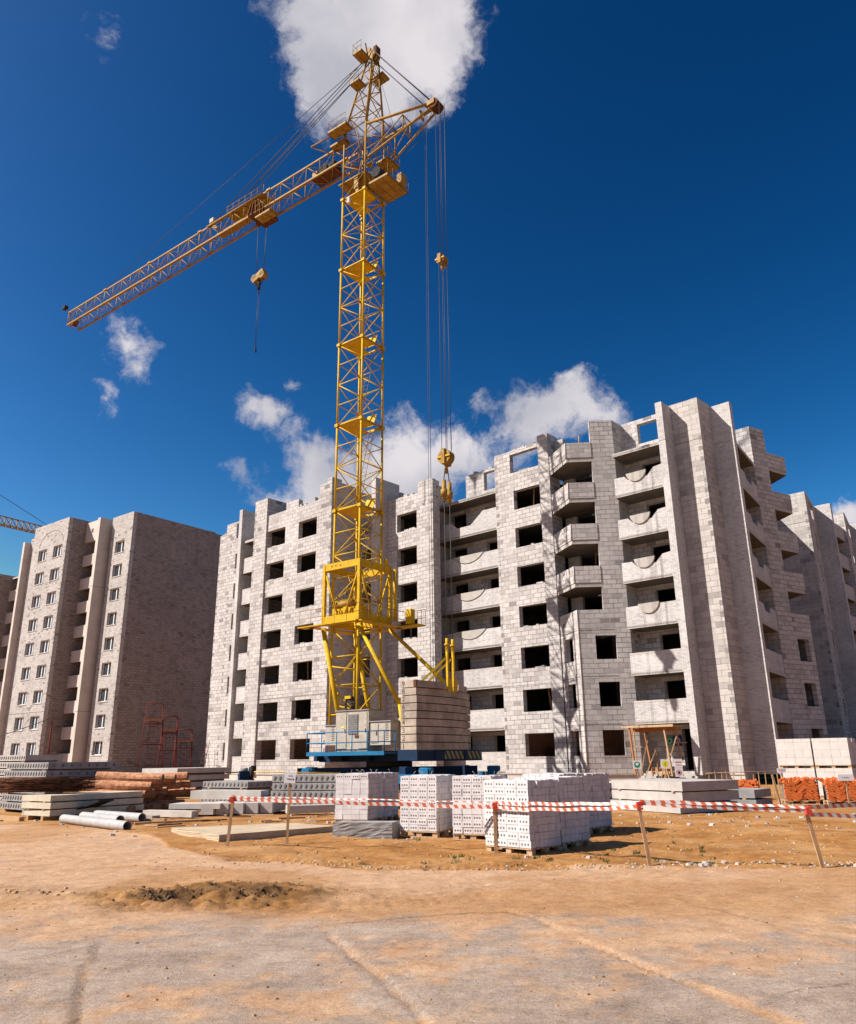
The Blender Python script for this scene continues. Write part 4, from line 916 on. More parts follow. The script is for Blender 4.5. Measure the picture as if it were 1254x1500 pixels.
for a, b in ((3.7, 12.4), (12.4, 21.2), (21.2, 28.6), (28.6, 35.8), (35.8, 42.4)):
    m = MB(); jib_truss(m, a, b - .04, ZB, 1.3, JH)
    for sy in (-1, 1): m.box(b - .3, b + .16, sy * .65 - .1, sy * .65 + .1, ZB + JH - .02, ZB + JH + .14, YW) if b < 42 else None
    CP(m, 'jib_section')
m = MB(); m.tube((13, -.75, ZB + JH), (20.0, -.75, ZB + JH), .09, YW, 6); m.box(13, 17.6, -.70, .70, ZB + JH + .06, ZB + JH + .12, YW); m.box(14.0, 18.8, -.62, .1, ZB + .2, ZB + .26, YW)
for sy in (-.65, .65):
    for zz in (.5, .95): m.tube((13, sy, ZB + JH + zz), (17.6, sy, ZB + JH + zz), .025, YW, 4)
    for i in range(7): m.tube((13 + i * .76, sy, ZB + JH), (13 + i * .76, sy, ZB + JH + .95), .025, YW, 4)
m.beam((19.5, 0, ZB + JH + .1), (20.6, 0, ZB + JH + .9), .3, .2, YW); m.obox((20.3, 0, ZB + JH + 1.2), (1, 0, 0), (0, 1, 0), (0, 0, 1), .25, .2, .2, 'concrete_pale'); CP(m, 'jib_walkway')
m = MB(); m.box(5.2, 7.6, -.55, .55, ZB + .1, ZB + .2, 'rust_steel'); m.tube((6.4, -.5, ZB + .62), (6.4, .5, ZB + .62), .42, 'dark_metal', 14); m.box(5.3, 6.0, -.4, .4, ZB + .22, ZB + .9, 'dark_metal'); m.box(7.0, 7.5, -.5, .2, ZB + .2, ZB + .7, YW); CP(m, 'trolley_winch')
m = MB(); m.tube((42.3, -.6, ZB + JH), (42.9, 0, ZB + .3), .06, YW, 6); m.tube((42.3, .6, ZB + JH), (42.9, 0, ZB + .3), .06, YW, 6); m.tube((42.2, -.25, ZB + .5), (42.2, .25, ZB + .5), .35, 'rust_steel', 12); m.tube((42.0, 0, ZB + JH), (43.4, -.6, ZB + JH + .9), .04, YW, 5); m.obox((43.4, -.6, ZB + JH + 1.), (1, 0, 0), (0, 1, 0), (0, 0, 1), .25, .2, .18, 'dark_metal'); CP(m, 'jib_tip')
TX = 13.6
m = MB(); m.box(TX - .8, TX + .8, -.95, .95, ZB - .30, ZB - .12, 'rust_steel')
for sx in (-.65, .65):
    for sy in (-.75, .75): m.tube((TX + sx, sy - .06, ZB - .05), (TX + sx, sy + .06, ZB - .05), .17, 'dark_metal', 10)
for sx in (-.55, .55): m.tube((TX + sx, -.15, ZB - .45), (TX + sx, .15, ZB - .45), .24, 'rust_steel', 12)
for sx in (-.75, -.2, .3, .75): m.beam((TX + sx, -.95, ZB - .2), (TX + sx * .6, -.95, ZB + .7), .16, .1, 'rust_steel')
tr = CP(m, 'trolley')
m = MB(); tray(m, TX - 2.6, TX - .9, -1.6, -.75, ZB - 1.7, rail='fbno', rh=1.2); CP(m, 'maintenance_basket', tr)
HBz = 38.7
m = MB()
for sx in (-.42, .42): m.tube((TX + .55 * sx / .42, 0, ZB - .5), (TX + sx * 1.0, 0, HBz), .028, 'rope', 5)
CP(m, 'hoist_rope', tr)
m = MB()
for yy in (-.18, 0, .18): m.obox((TX, yy, HBz - .05), (1, 0, -.35), (0, 1, 0), (.35, 0, 1), .62, .07, .26, YW)
m.tube((TX - .45, -.25, HBz - .1), (TX - .45, .25, HBz - .1), .3, YW, 12); m.tube((TX + .45, -.25, HBz - .1), (TX + .45, .25, HBz - .1), .3, YW, 12)
m.path([(TX - .6, 0, HBz - .3), (TX - .15, 0, HBz - .9), (TX + .15, 0, HBz - .9), (TX + .6, 0, HBz - .3)], .035, 'dark_metal'); m.tube((TX, 0, HBz - .4), (TX, 0, HBz - 1.2), .12, 'dark_metal', 8)
m.path([(TX, 0, HBz - 1.2), (TX + .12, 0, HBz - 1.4), (TX, 0, HBz - 1.55), (TX - .12, 0, HBz - 1.4)], .04, 'dark_metal'); hb = CP(m, 'hook_block', tr)
m = MB()
for dx, dy in ((.05, 0), (-.05, .05), (0, -.06)): m.tube((TX + dx, dy, HBz - 1.45), (TX + dx * .6, dy * .6, 32.3), .017, 'rope', 4)
m.tube((TX, 0, 32.4), (TX, .1, 31.9), .06, 'dark_metal', 6); m.tube((TX, .1, 31.9), (TX + .15, .1, 32.05), .05, 'dark_metal', 6); CP(m, 'sling', hb)
m = MB()
for yy in (-.25, .25): m.tube((ap.x, yy, 53.7), (20.4, yy, ZB + JH + .6), .032, 'rope', 5); m.tube((ap.x, yy * .6, 53.6), (18.9, yy, ZB + JH + .2), .026, 'rope', 5)
m.tube((ap.x, 0, 53.9), (42.0, 0, ZB + JH + .1), .024, 'rope', 5)
for yy in (-.3, -.1, .1, .3): m.tube((ap.x, yy, 54.2), tip + Vector((0, yy, .3)), .025, 'rope', 5)
for yy in (-.2, 0, .2): m.tube((ap.x, yy, 53.3), tip + Vector((.5, yy, .1)), .025, 'rope', 5)
m.tube((ap.x - .3, 0, 52.8), (-.2, .2, 45.4), .015, 'rope', 4); CP(m, 'tie_rope')
# counterweight tackle
RX = -4.3
m = MB()
for i, (xx, yy) in enumerate(((.30, -.05), (-.22, -.3), (-.22, .3), (.12, .32), (-.45, .0))):
    m.tube((RX + xx, yy, 45.0), (RX + xx * .8, yy * .9, 32.7), .019, 'rope', 4); m.tube((RX + xx * .8, yy * .9, 32.2), (RX + xx * .9, yy * .9, 19.1), .019, 'rope', 4)
m.tube((-3.4, -.3, 45.0), (-3.0, .2, 3.0), .020, 'rope', 4); m.tube((-2.4, .9, 43.4), (-2.3, .9, 3.0), .016, 'rope', 4); m.path([tip + Vector((.2, 0, -.3)), (-2.6, .1, 43.2), (-1.3, .1, 42.7), (-.2, .1, 43.2)], .02, 'rope')
CP(m, 'counterweight_rope')
for zz, k in ((32.45, .9), (18.7, 1.25)):
    m = MB()
    for yy in (-.2, 0, .2): m.tube((RX, yy - .06, zz), (RX, yy + .06, zz), .36 * k, YW, 14)
    m.obox((RX, 0, zz), (1, 0, 0), (0, 1, 0), (0, 0, 1), .12, .38, .38 * k, YW); m.tube((RX, 0, zz - .3), (RX, 0, zz - .8 * k), .1, YW, 8)
    m.beam((RX - .38 * k, -.3, zz), (RX + .38 * k, -.3, zz), .06, .1, YP); m.beam((RX, -.3, zz - .38 * k), (RX, -.3, zz + .38 * k), .1, .06, YP)
    CP(m, 'pulley_block')
m = MB()
for yy in (-.28, .28):
    m.tube((RX, yy * .5, 18.0), (RX, yy, 17.2), .03, 'rope', 5); m.tube((RX, yy, 17.2), (RX, yy, 15.9), .13, YW, 8)
    m.tube((RX, yy, 16.6), (RX, yy, 16.2), .2, YW, 8); m.tube((RX, yy, 15.9), (RX, yy, 7.9), .022, 'rope', 5)
    m.tube((RX, yy, 7.9), (RX, yy, 7.2), .09, YP, 8); m.tube((RX, yy, 7.6), (RX, yy, 7.5), .15, YP, 8)
CP(m, 'counterweight_rope')
m = MB()
for yy in (-.28, .28):
    m.beam((RX, yy, 7.3), (RX - .02, yy, 5.3), .15, .12, YP); m.beam((RX, yy, 6.9), (RX + 1.5, yy - 1.2, 5.1), .11, .11, YP); m.beam((RX - .1, yy, 5.7), (RX - .1, yy, 5.05), .34, .08, YP)
CP(m, 'lifting_bracket')
# slewing platform
m = MB(); BP = 'blue_paint'
m.box(-4.3, 4.0, -1.5, -1.2, 1.45, 2.0, BP); m.box(-4.3, 4.0, 1.2, 1.5, 1.45, 2.0, BP); m.box(-4.25, -3.0, -3.0, 3.0, 1.5, 2.0, 'blue_paint'); m.box(-3.4, 3.9, -1.19, 1.19, 1.7, 1.98, BP)
for x in (-2, 0, 2, 3.9): m.box(x - .12, x + .12, -1.9, 1.9, 1.5, 1.97, BP)
m.tube((0, 0, 1.1), (0, 0, 1.5), 1.3, 'dark_metal', 24); sp = CP(m, 'slewing_platform')
m = MB(); m.face([(-4.256, -.6, 1.55), (-4.256, 2.95, 1.55), (-4.256, 2.95, 1.95), (-4.256, -.6, 1.95)], 'hazard'); m.box(-4.3, -4.25, -.6, 2.95, 1.45, 1.5, BP); CP(m, 'hazard_panel', sp)
m = MB(); LBm = 'blue_light_paint'
m.box(-2.2, 3.4, -3.1, -1.51, 1.85, 1.93, LBm); m.box(-2.2, 3.4, -3.15, -3.09, 1.78, 1.98, LBm)
for (P, Q) in (((-2.2, -3.12), (3.4, -3.12)), ((3.4, -3.12), (3.4, -1.5)), ((-2.2, -3.12), (-2.2, -2.2))):
    for zz in (.55, 1.1): m.tube((*P, 1.9 + zz), (*Q, 1.9 + zz), .028, LBm, 5)
    n = max(1, round(math.hypot(Q[0] - P[0], Q[1] - P[1]) / 1.1))
    for t in range(n + 1): x, y = P[0] + (Q[0] - P[0]) * t / n, P[1] + (Q[1] - P[1]) * t / n; m.tube((x, y, 1.9), (x, y, 3.0), .028, LBm, 5)
CP(m, 'service_deck', sp)
def cabinet(x0, x1, y0, y1, z0, z1, door=None, vents=0):
    m = MB(); c = 'cabinet_paint'; m.box(x0, x1, y0, y1, z0, z1, c); m.box(x0 - .06, x1 + .06, y0 - .06, y1 + .06, z1, z1 + .05, 'concrete_grey')
    for i in range(vents):
        z = z0 + .25 + i * .1; m.box(x0 + .15, x0 + .35, y0 - .012, y0 - .002, z, z + .04, 'hole_shade')  # vent slots drawn as strips of painted shade
    o = CP(m, 'cabinet', sp)
    if door:
        for a, b, mt in door:
            m = MB(); m.box(a, b, y0 - .03, y0 - .002, z0 + .12, z1 - .1, mt); m.box(a + .06, a + .10, y0 - .06, y0 - .03, (z0 + z1) / 2 - .1, (z0 + z1) / 2 + .1, 'dark_metal'); CP(m, 'door', o)
    return o
cb = cabinet(-.45, 1.95, -2.35, -1.2, 2.0, 4.15, [(1.15, 1.85, 'cabinet_paint'), (-.35, .2, 'cabinet_paint')]); 
m = MB(); m.box(.30, 1.0, -2.39, -2.352, 2.9, 3.95, 'hole_shade')  # plate coloured as the shade behind the louvres
for i in range(8): m.box(.34, .96, -2.40, -2.391, 2.95 + i * .125, 2.98 + i * .125, 'concrete_grey')
m.box(1.3, 1.5, -2.395, -2.385, 3.25, 3.33, 'sign_yellow'); m.box(.2, .5, -2.395, -2.354, 2.72, 2.84, 'rust_steel'); CP(m, 'vent_panel', cb)
cabinet(-1.95, -.55, -2.3, -1.2, 2.3, 3.5, [(-1.1, -.6, 'cabinet_paint')], 9); cabinet(2.05, 2.9, -2.2, -1.2, 2.35, 3.4, None, 8)
m = MB()
for i in range(16): a, b = 2 * math.pi * i / 16, 2 * math.pi * (i + 1) / 16; m.tube((1.6 + .34 * math.cos(a), -1.6, 4.55 + .5 * math.sin(a)), (1.6 + .34 * math.cos(b), -1.6, 4.55 + .5 * math.sin(b)), .07, 'dark_metal', 6)
for r_ in (.22, .28): 
    for i in range(12): a, b = 2 * math.pi * i / 12, 2 * math.pi * (i + 1) / 12; m.tube((1.6 + r_ * math.cos(a), -1.7, 4.55 + r_ * 1.4 * math.sin(a)), (1.6 + r_ * math.cos(b), -1.7, 4.55 + r_ * 1.4 * math.sin(b)), .04, 'dark_metal', 5)
m.obox((1.62, -1.75, 4.95), (1, 0, 0), (0, 1, 0), (0, 0, 1), .22, .05, .08, YP); CP(m, 'cable_coil', sp)
# counterweight slabs with painted numerals
def text_mesh(txt, size):
    cu = bpy.data.curves.new('numeral', 'FONT'); cu.body = txt; cu.size = size; cu.extrude = .002; cu.align_x = 'CENTER'
    t = bpy.data.objects.new('tmp', cu); col.objects.link(t); dg = bpy.context.evaluated_depsgraph_get(); me = bpy.data.meshes.new_from_object(t.evaluated_get(dg)); bpy.data.objects.remove(t); return me
TH = .388
for i in range(9):
    z0 = 2.02 + i * TH; z1 = z0 + TH - .045; j = rnd.uniform(-.02, .02)
    out = [(-3.2, -3.0), (-4.22 + j, -3.0)] + [(-4.25 + j - .10 * math.sin(math.pi * t / 14) + 1.05 * max(0, t / 14 - .42) ** 1.9 * 1.9, -3.0 + 6.0 * t / 14) for t in range(1, 15)] + [(-3.0, 3.0)]
    if i == 8: out = [(-3.2, -3.0), (-4.22, -3.0), (-4.42, -1.9), (-4.47, -.62), (-3.9, -.6), (-3.9, .8), (-4.25, .85), (-4.0, 1.7), (-3.7, 2.5), (-3.4, 2.95), (-3.0, 3.0)]
    m = MB(); out = out[::-1]
    ins = [(x * .995 + -.018, y * .992) for x, y in out]
    m.face([(x, y, z1) for x, y in out], 'ballast_concrete'); m.face([(x, y, z0) for x, y in out[::-1]], 'ballast_concrete')
    for a in range(len(out)):
        p, q = out[a], out[(a + 1) % len(out)]; m.face([(*p, z0), (*p, z1), (*q, z1), (*q, z0)][::-1], 'ballast_concrete')
    m.box(-3.9, -3.3, -2.9, 2.2, z1, z1 + .044, 'mortar_gap_dark') if i < 8 else None  # dark strip painting the shade in the gap above this slab
    o = CP(m, 'counterweight_slab')
    if i == 8:
        mm = MB(); mm.box(-4.235, -4.05, -3.02, -2.8, z0 + .02, z1 + .02, 'rust_steel'); CP(mm, 'corner_plate', o)
    tm = text_mesh(str(i + 1), .38); tm.materials.append(MATS['ink']); to = bpy.data.objects.new('numeral', tm); col.objects.link(to); to.parent = o
    to.rotation_euler = (R(90), 0, R(180)); to.location = (-3.38, 3.004, z0 + .05)
# portal
pa = math.atan2(JU.y, JU.x); por = R(-PHI / R(1)) - pa       # portal lined up with the rails, parallel to the building
m = MB(); R2 = lambda a, r: (math.cos(a) * r, math.sin(a) * r)
arms = [por + R(45 + 90 * i) for i in range(4)]
for a in arms:
    p = R2(a, .9); q = R2(a, 5.1); m.beam((*p, .85), (*q, .85), .42, .62, BP)
    for s_ in (.35, .6, .85): e = R2(a, 5.1 * s_); m.box(e[0] - .24, e[0] + .24, e[1] - .24, e[1] + .24, .52, 1.2, BP) if s_ > .8 else None
m.tube((0, 0, .5), (0, 0, 1.12), 1.5, BP, 20); po = CP(m, 'portal_frame')
for a in arms:
    e = R2(a, 5.25); m = MB(); d = Vector((math.cos(por), math.sin(por), 0)); n = Vector((-d.y, d.x, 0))
    m.obox((e[0], e[1], .62), d, n, (0, 0, 1), 1.0, .28, .22, LBm); m.obox((e[0] + d.x * .9, e[1] + d.y * .9, .95), d, n, (0, 0, 1), .25, .2, .16, LBm)
    m.tube((e[0] + d.x * .6, e[1] + d.y * .6, 1.0), (e[0] + d.x * 1.3, e[1] + d.y * 1.3, 1.0), .16, LBm, 10)
    o = CP(m, 'bogie', po)
    for t in (-.65, .65):
        c = Vector((e[0], e[1], .34)) + d * t; mm = MB(); mm.tube(c - n * .09, c + n * .09, .27, 'dark_metal', 16); CP(mm, 'wheel', po)
m = MB(); m.box(0, 0.01, 0, 0.01, 0, 0.01, 'dark_metal')
# rails the crane stands on
rd = Vector((math.cos(-PHI), math.sin(-PHI), 0)); rn = Vector((-rd.y, rd.x, 0))
for sgn, lab in ((-1, 'crane rail on timber sleepers, the nearer of the two under the blue portal'), (1, 'crane rail on timber sleepers, the farther of the two under the blue portal')):
    r0 = empty('crane_rail', CC + rn * sgn * 3.71, -PHI, lab, 'rail', 'rails under the crane'); m = MB(); m.box(-14, 13, -.05, .05, 0.02, .07, 'rust_steel'); m.box(-14, 13, -.035, .035, .07, .085, 'rust_steel'); m.build('rail', r0)
    m = MB()
    for i in range(45): m.box(-13.9 + i * .6, -13.65 + i * .6, -.6, .6, -.08, .02, 'wood')
    m.build('sleeper', r0)

# ------------------------------------------------------------------ distant crane at far left
dc = empty('tower_crane', (-92, 128, 0), 0, 'distant yellow crane jib crossing the sky behind the left building', 'crane')
def dp(u, v, y): d_ = pdir(u, v); return Vector((0, 0, 1.6)) + d_ * (y / d_.y)
A_, B_ = dp(-70, 745, 118), dp(70, 783, 150); A_.z = B_.z = (A_.z + B_.z) / 2
m = MB(); off_ = Vector((-92, 128, 0)); dd = (B_ - A_).normalized(); sd = dd.cross(Vector((0, 0, 1))); A2 = dp(-70, 752, 118) - off_; B2 = dp(75, 786, 150) - off_
nb = 16
for sg in (-.6, .6): m.tube(A2 + sd * sg, B2 + sd * sg, .11, YW, 5)
m.tube(A2 + Vector((0, 0, 1.6)), B2 + Vector((0, 0, 1.6)), .11, YW, 5)
for i in range(nb):
    p, q = A2.lerp(B2, i / nb), A2.lerp(B2, (i + .5) / nb) + Vector((0, 0, 1.6)); r_ = A2.lerp(B2, (i + 1) / nb)
    for sg in (-.6, .6): m.tube(p + sd * sg, q, .07, YW, 4); m.tube(q, r_ + sd * sg, .07, YW, 4)
    m.tube(p - sd * .6, p + sd * .6, .07, YW, 4)
m.build('jib', dc)
m = MB(); m.tube(A2 + Vector((0, 0, 7.5)), B2 + Vector((0, 0, 1.7)), .06, 'rope', 4); m.build('tie_rope', dc)
m = MB(); lat_col(m, A2.x - 6, A2.y, .9, 0, A2.z + 8, 26, .1, .06, YW); m.beam(A2 - Vector((6, 0, 0)), A2, 1.2, .4, YW); m.build('mast', dc)

# ------------------------------------------------------------------ storage yard
def yaw_frame(C, psi):
    l = Vector((-math.cos(psi), math.sin(psi), 0)); r = Vector((math.sin(psi), math.cos(psi), 0)); return Vector((C[0], C[1], 0)), l, r
def slab_mesh(a, b, th, holes=True, mat='concrete', side_holes=False):
    m = MB(); m.box(-a, 0, 0, b, 0, th, mat)
    if holes:
        n = int(a / .2)
        for i in range(n):
            x = -a + .1 + i * (a - .2) / max(1, n - 1); m.beam((x - .02, -.004, th * .28), (x + .035, -.004, th * .78), .055, .03, 'hole_shade', up=(0, 1, 0))  # slanted marks paint the shadow inside the core slots
    if side_holes:
        n = int(b / .3)
        for i in range(n): y = .2 + i * .3; m.tube((.0, y, th / 2), (.004, y, th / 2), .055, 'hole_shade', 8)  # flat discs paint the shade in the side cores
    me_o = m.build('tmpl'); me = me_o.data; bpy.data.objects.remove(me_o); return me
def stack(name, C, psi, a, b, n, th, gap, where, cat, group, z0=.1, holes=True, mat='concrete', side=False, jit=.03, desc='grey hollow core slab', sleepers=True):
    me = slab_mesh(a, b, th, holes, mat, side)
    for i in range(n):
        o = bpy.data.objects.new(name, me if i == 0 else me); col.objects.link(o)
        o.location = (C[0] + rnd.uniform(-jit, jit), C[1] + rnd.uniform(-jit, jit), z0 + i * (th + gap)); o.rotation_euler = (0, 0, -psi + rnd.uniform(-.012, .012))
        tag(o, f'{desc}, {ORD[n - 1 - i] if n > 1 else "the only one"} {where}', cat, group)
        if gap > .02 or i == 0:
            s_ = MB()
    m = MB(); c, l, r = yaw_frame(C, psi)          # timber spacers between the slabs
    sp_ = empty('spacer_timbers', (C[0], C[1], 0), -psi, f'timber spacers {where}', 'timber', 'timber spacers')
    for i in range(n):
        z = z0 + i * (th + gap)
        for x in (-a + .35, -.35): m.box(x - .05, x + .05, .03, b - .1, (0 if i == 0 else z - gap + .001), z - .001, 'wood')
    m.build('timber', sp_)
SC = 'hollow core slabs stacked in the yard'
stack('concrete_slab', (-12.65, 27.0), R(40), 3.2, 2.5, 6, .215, .045, 'of the tall stack at the left edge', 'slab', SC, side=True, mat='concrete_grey')
stack('concrete_slab', (-15.9, 32.0), R(40), 3.2, 1.5, 7, .22, .045, 'of the stack showing just over the left edge stack', 'slab', SC)
stack('concrete_slab', (-6.75, 30.2), R(35), 2.5, 1.6, 3, .22, .045, 'of the low stack between logs and sign stake', 'slab', SC, mat='concrete_grey', side=True)
stack('concrete_slab', (-2.3, 27.3), R(20), 3.4, 1.8, 4, .23, .03, 'of the wide stack left of the white brick pallets', 'slab', SC, mat='concrete_grey')
stack('concrete_slab', (-12.3, 36.0), R(20), 5.4, 1.2, 4, .22, .04, 'of the pale stack behind the logs', 'slab', SC)
stack('concrete_beam', (-11.9, 38.5), R(35), 2.7, 3.2, 4, .22, .10, 'of the pale beams below the red towers', 'beam', 'concrete beams in the yard', holes=False, mat='concrete_pale', desc='pale concrete beam')
LN = 'lintels and beams stacked in the yard'
stack('concrete_beam', (-11.0, 23.9), R(33), 1.45, 3.2, 3, .165, .035, 'of the beige lintel stack under the rusty rebar', 'beam', LN, holes=False, mat='lintel_concrete', desc='beige concrete lintel pack', z0=.13, jit=.06)
RC = 'thick concrete slabs by the entrance'
stack('concrete_slab', (7.1, 23.6), R(62), 3.0, 2.3, 3, .26, .035, 'of the stack in front of the entrance', 'slab', RC, holes=False, mat='concrete', desc='thick plain concrete slab', z0=.02, jit=.08)
stack('concrete_slab', (5.6, 26.4), R(50), 1.8, 1.8, 3, .17, .08, 'of the thin stack left of the entrance stack', 'slab', RC, holes=False, mat='concrete_pale', desc='thin pale concrete slab', z0=.10, jit=.08)
stack('concrete_slab', (9.9, 25.4), R(40), 1.3, 1.5, 2, .24, .05, 'of the shaded stack beside the orange bricks', 'slab', RC, holes=False, mat='concrete_grey', desc='dark concrete slab', z0=.02)
# loose beams centre-left
BG = 'loose concrete beams by the logs'
def loose(P, Q, w_, h_, z, label, mat='concrete_pale', name='concrete_beam', cat='beam', group=BG):
    P, Q = Vector((*P, 0)), Vector((*Q, 0)); o = empty(name, P, math.atan2((Q - P).y, (Q - P).x), label, cat, group); m = MB(); L = (Q - P).length
    m.box(0, L, -w_ / 2, w_ / 2, z, z + h_, mat); m.build('beam_body', o)
loose((-8.6, 25.1), (-6.9, 24.3), .3, .17, .04, 'pale beam lying lowest and nearest beside the logs')
loose((-7.9, 25.6), (-6.3, 25.4), .9, .15, .22, 'pale beam laid across the lowest ones beside the logs')
for i in range(5): loose((-6.75 + i * .42, 25.0 + i * .12), (-6.6 + i * .42, 26.6 + i * .12), .38, .30, .06, f'square concrete beam end facing out, {["first", "second", "third", "fourth", "fifth"][i]} from the left behind the first tape post')
loose((-7.75, 27.1), (-5.3, 26.3), .5, .26, .42, 'large pale beam resting on top of the square beams', 'concrete_pale')
loose((-5.9, 26.4), (-4.6, 26.0), .5, .10, .40, 'thin grey slab tilted on the square beams', 'concrete_grey')
loose((-4.4, 25.2), (-3.0, 25.6), .5, .22, .06, 'short beam left of the white brick pallets', 'concrete')
loose((-8.2, 23.2), (-7.3, 22.9), .12, .08, .02, 'short timber offcut by the pipe mouth', 'wood', 'timber', 'timber', 'loose timber')
loose((-7.9, 22.2), (-6.2, 23.2), .10, .04, .02, 'long plank lying on the sand by the pipe', 'wood', 'timber', 'timber', 'loose timber')
loose((-8.5, 24.2), (-7.9, 23.9), .3, .1, .02, 'grey kerb piece near the pipe mouth', 'concrete_grey')
loose((-13.2, 25.2), (-11.8, 24.0), .14, .12, .0, 'timber sleeper under the lintel stack at the left', 'wood', 'timber', 'timber', 'loose timber')
# rebar bundle
rb = empty('rebar_bundle', (-11.9, 25.4, 0), 0, 'rusty brown bundle of rebar mesh lying on the beige lintels', 'rebar')
m = MB()
for i in range(420):
    lay = rnd.random(); a = R(rnd.uniform(2, 16)); L = rnd.uniform(1.2, 2.7); cx, cy = rnd.uniform(-.5, .3), rnd.uniform(-.6, .6); z = .76 + lay * .42 * (1 - .15 * abs(cx))
    d = Vector((math.cos(a), math.sin(a), rnd.uniform(-.03, .03))); c = Vector((cx, cy, z)); m.tube(c - d * L / 2, c + d * L / 2, .008, 'rust_steel', 3)
for i in range(160):
    cx, z = rnd.uniform(-1.4, 1.4), .76 + rnd.random() * .40; d = Vector((rnd.uniform(-.3, .1), 1, rnd.uniform(-.05, .05))); c = Vector((cx, rnd.uniform(-.3, .3), z)); m.tube(c - d * .45, c + d * .45, .007, 'rust_steel', 3)
m.build('rods', rb)
# logs
def log(x0, x1, y, z, r, yaw, label):
    o = bpy.data.objects.new('pine_log', None); m = MB(); L = x1 - x0; n = 14; ns = 10
    ph = rnd.random() * 9; rings = []
    for i in range(ns + 1):
        t = i / ns; ring = []
        for k in range(n):
            a = 2 * math.pi * k / n; rr = r * (1.06 - .14 * t) * (1 + .05 * math.sin(3 * a + ph + 5 * t) + .03 * rnd.uniform(-1, 1)); ring.append((L * (t - 1), math.cos(a) * rr, math.sin(a) * rr + .03 * math.sin(4 * t + ph)))
        rings.append(ring)
    for i in range(ns):
        for k in range(n): l = (k + 1) % n; m.face([rings[i][k], rings[i][l], rings[i + 1][l], rings[i + 1][k]], 'bark')
    m.face(rings[-1], 'log_end'); m.face(rings[0][::-1], 'log_end')
    bpy.data.objects.remove(o); o = m.build('pine_log'); o.location = (x1, y, z); o.rotation_euler = (0, R(rnd.uniform(-.6, .6)), yaw); tag(o, label, 'log', 'debarked pine logs in the pile')
rowsL = [(0, 5), (1, 5), (2, 5), (3, 4), (4, 3)]
OC = ['front', 'second', 'third', 'fourth', 'rearmost']
for j, cnt in rowsL:
    for i in range(cnt):
        y = 26.2 + j * .33 + i * 1.15 * (.33 + .0 * j) * 1.6; ends = [-9.45, -9.75, -9.35, -9.2, -9.0][j] + i * .22 + rnd.uniform(-.12, .12)
        log(ends - rnd.uniform(2.0, 2.7), ends, y, .17 + j * .225, rnd.uniform(.125, .175), R(rnd.uniform(-3, 2)), f'orange pine log, {OC[i]} in the {["bottom", "second", "middle", "fourth", "top"][j]} layer of the pile')
# pipes
def pipe(P, Q, r, label):
    P, Q = Vector(P), Vector(Q); d = (Q - P).normalized(); m = MB(); x = d.cross(Vector((0, 0, 1))).normalized(); y = x.cross(d); n = 20
    ring = lambda c, q: [tuple(c - P + x * math.cos(2 * math.pi * k / n) * q + y * math.sin(2 * math.pi * k / n) * q) for k in range(n)]
    A, Bq, A2_, B2_ = ring(P, r), ring(Q, r), ring(P, r * .88), ring(Q, r * .88)
    for k in range(n):
        l = (k + 1) % n; m.face([A[k], A[l], Bq[l], Bq[k]], 'pipe_plastic', True); m.face([A2_[l], A2_[k], B2_[k], B2_[l]], 'pipe_plastic', True)
        m.face([Bq[k], Bq[l], B2_[l], B2_[k]], 'pipe_plastic'); m.face([A[l], A[k], A2_[k], A2_[l]], 'pipe_plastic')
    o = m.build('drain_pipe'); o.location = P; tag(o, label, 'pipe', 'grey pipes by the logs')
pipe((-10.2, 23.1, .12), (-7.35, 20.2, .12), .115, 'grey plastic pipe lying nearest the road, longest of the three')
pipe((-10.0, 23.9, .13), (-8.25, 22.1, .13), .12, 'grey plastic pipe, the middle one of the three')
pipe((-9.9, 24.6, .13), (-7.95, 22.9, .13), .12, 'grey plastic pipe, the one nearest the logs')
sh = MB(); sh.obox((-10.2, 24.9, .35), (.9, -.3, .3), (.3, .9, 0), (-.3, 0, .95), .55, .35, .02, 'dark_metal'); o = sh.build('metal_sheet'); tag(o, 'bent dark metal sheet leaning on the logs', 'sheet')

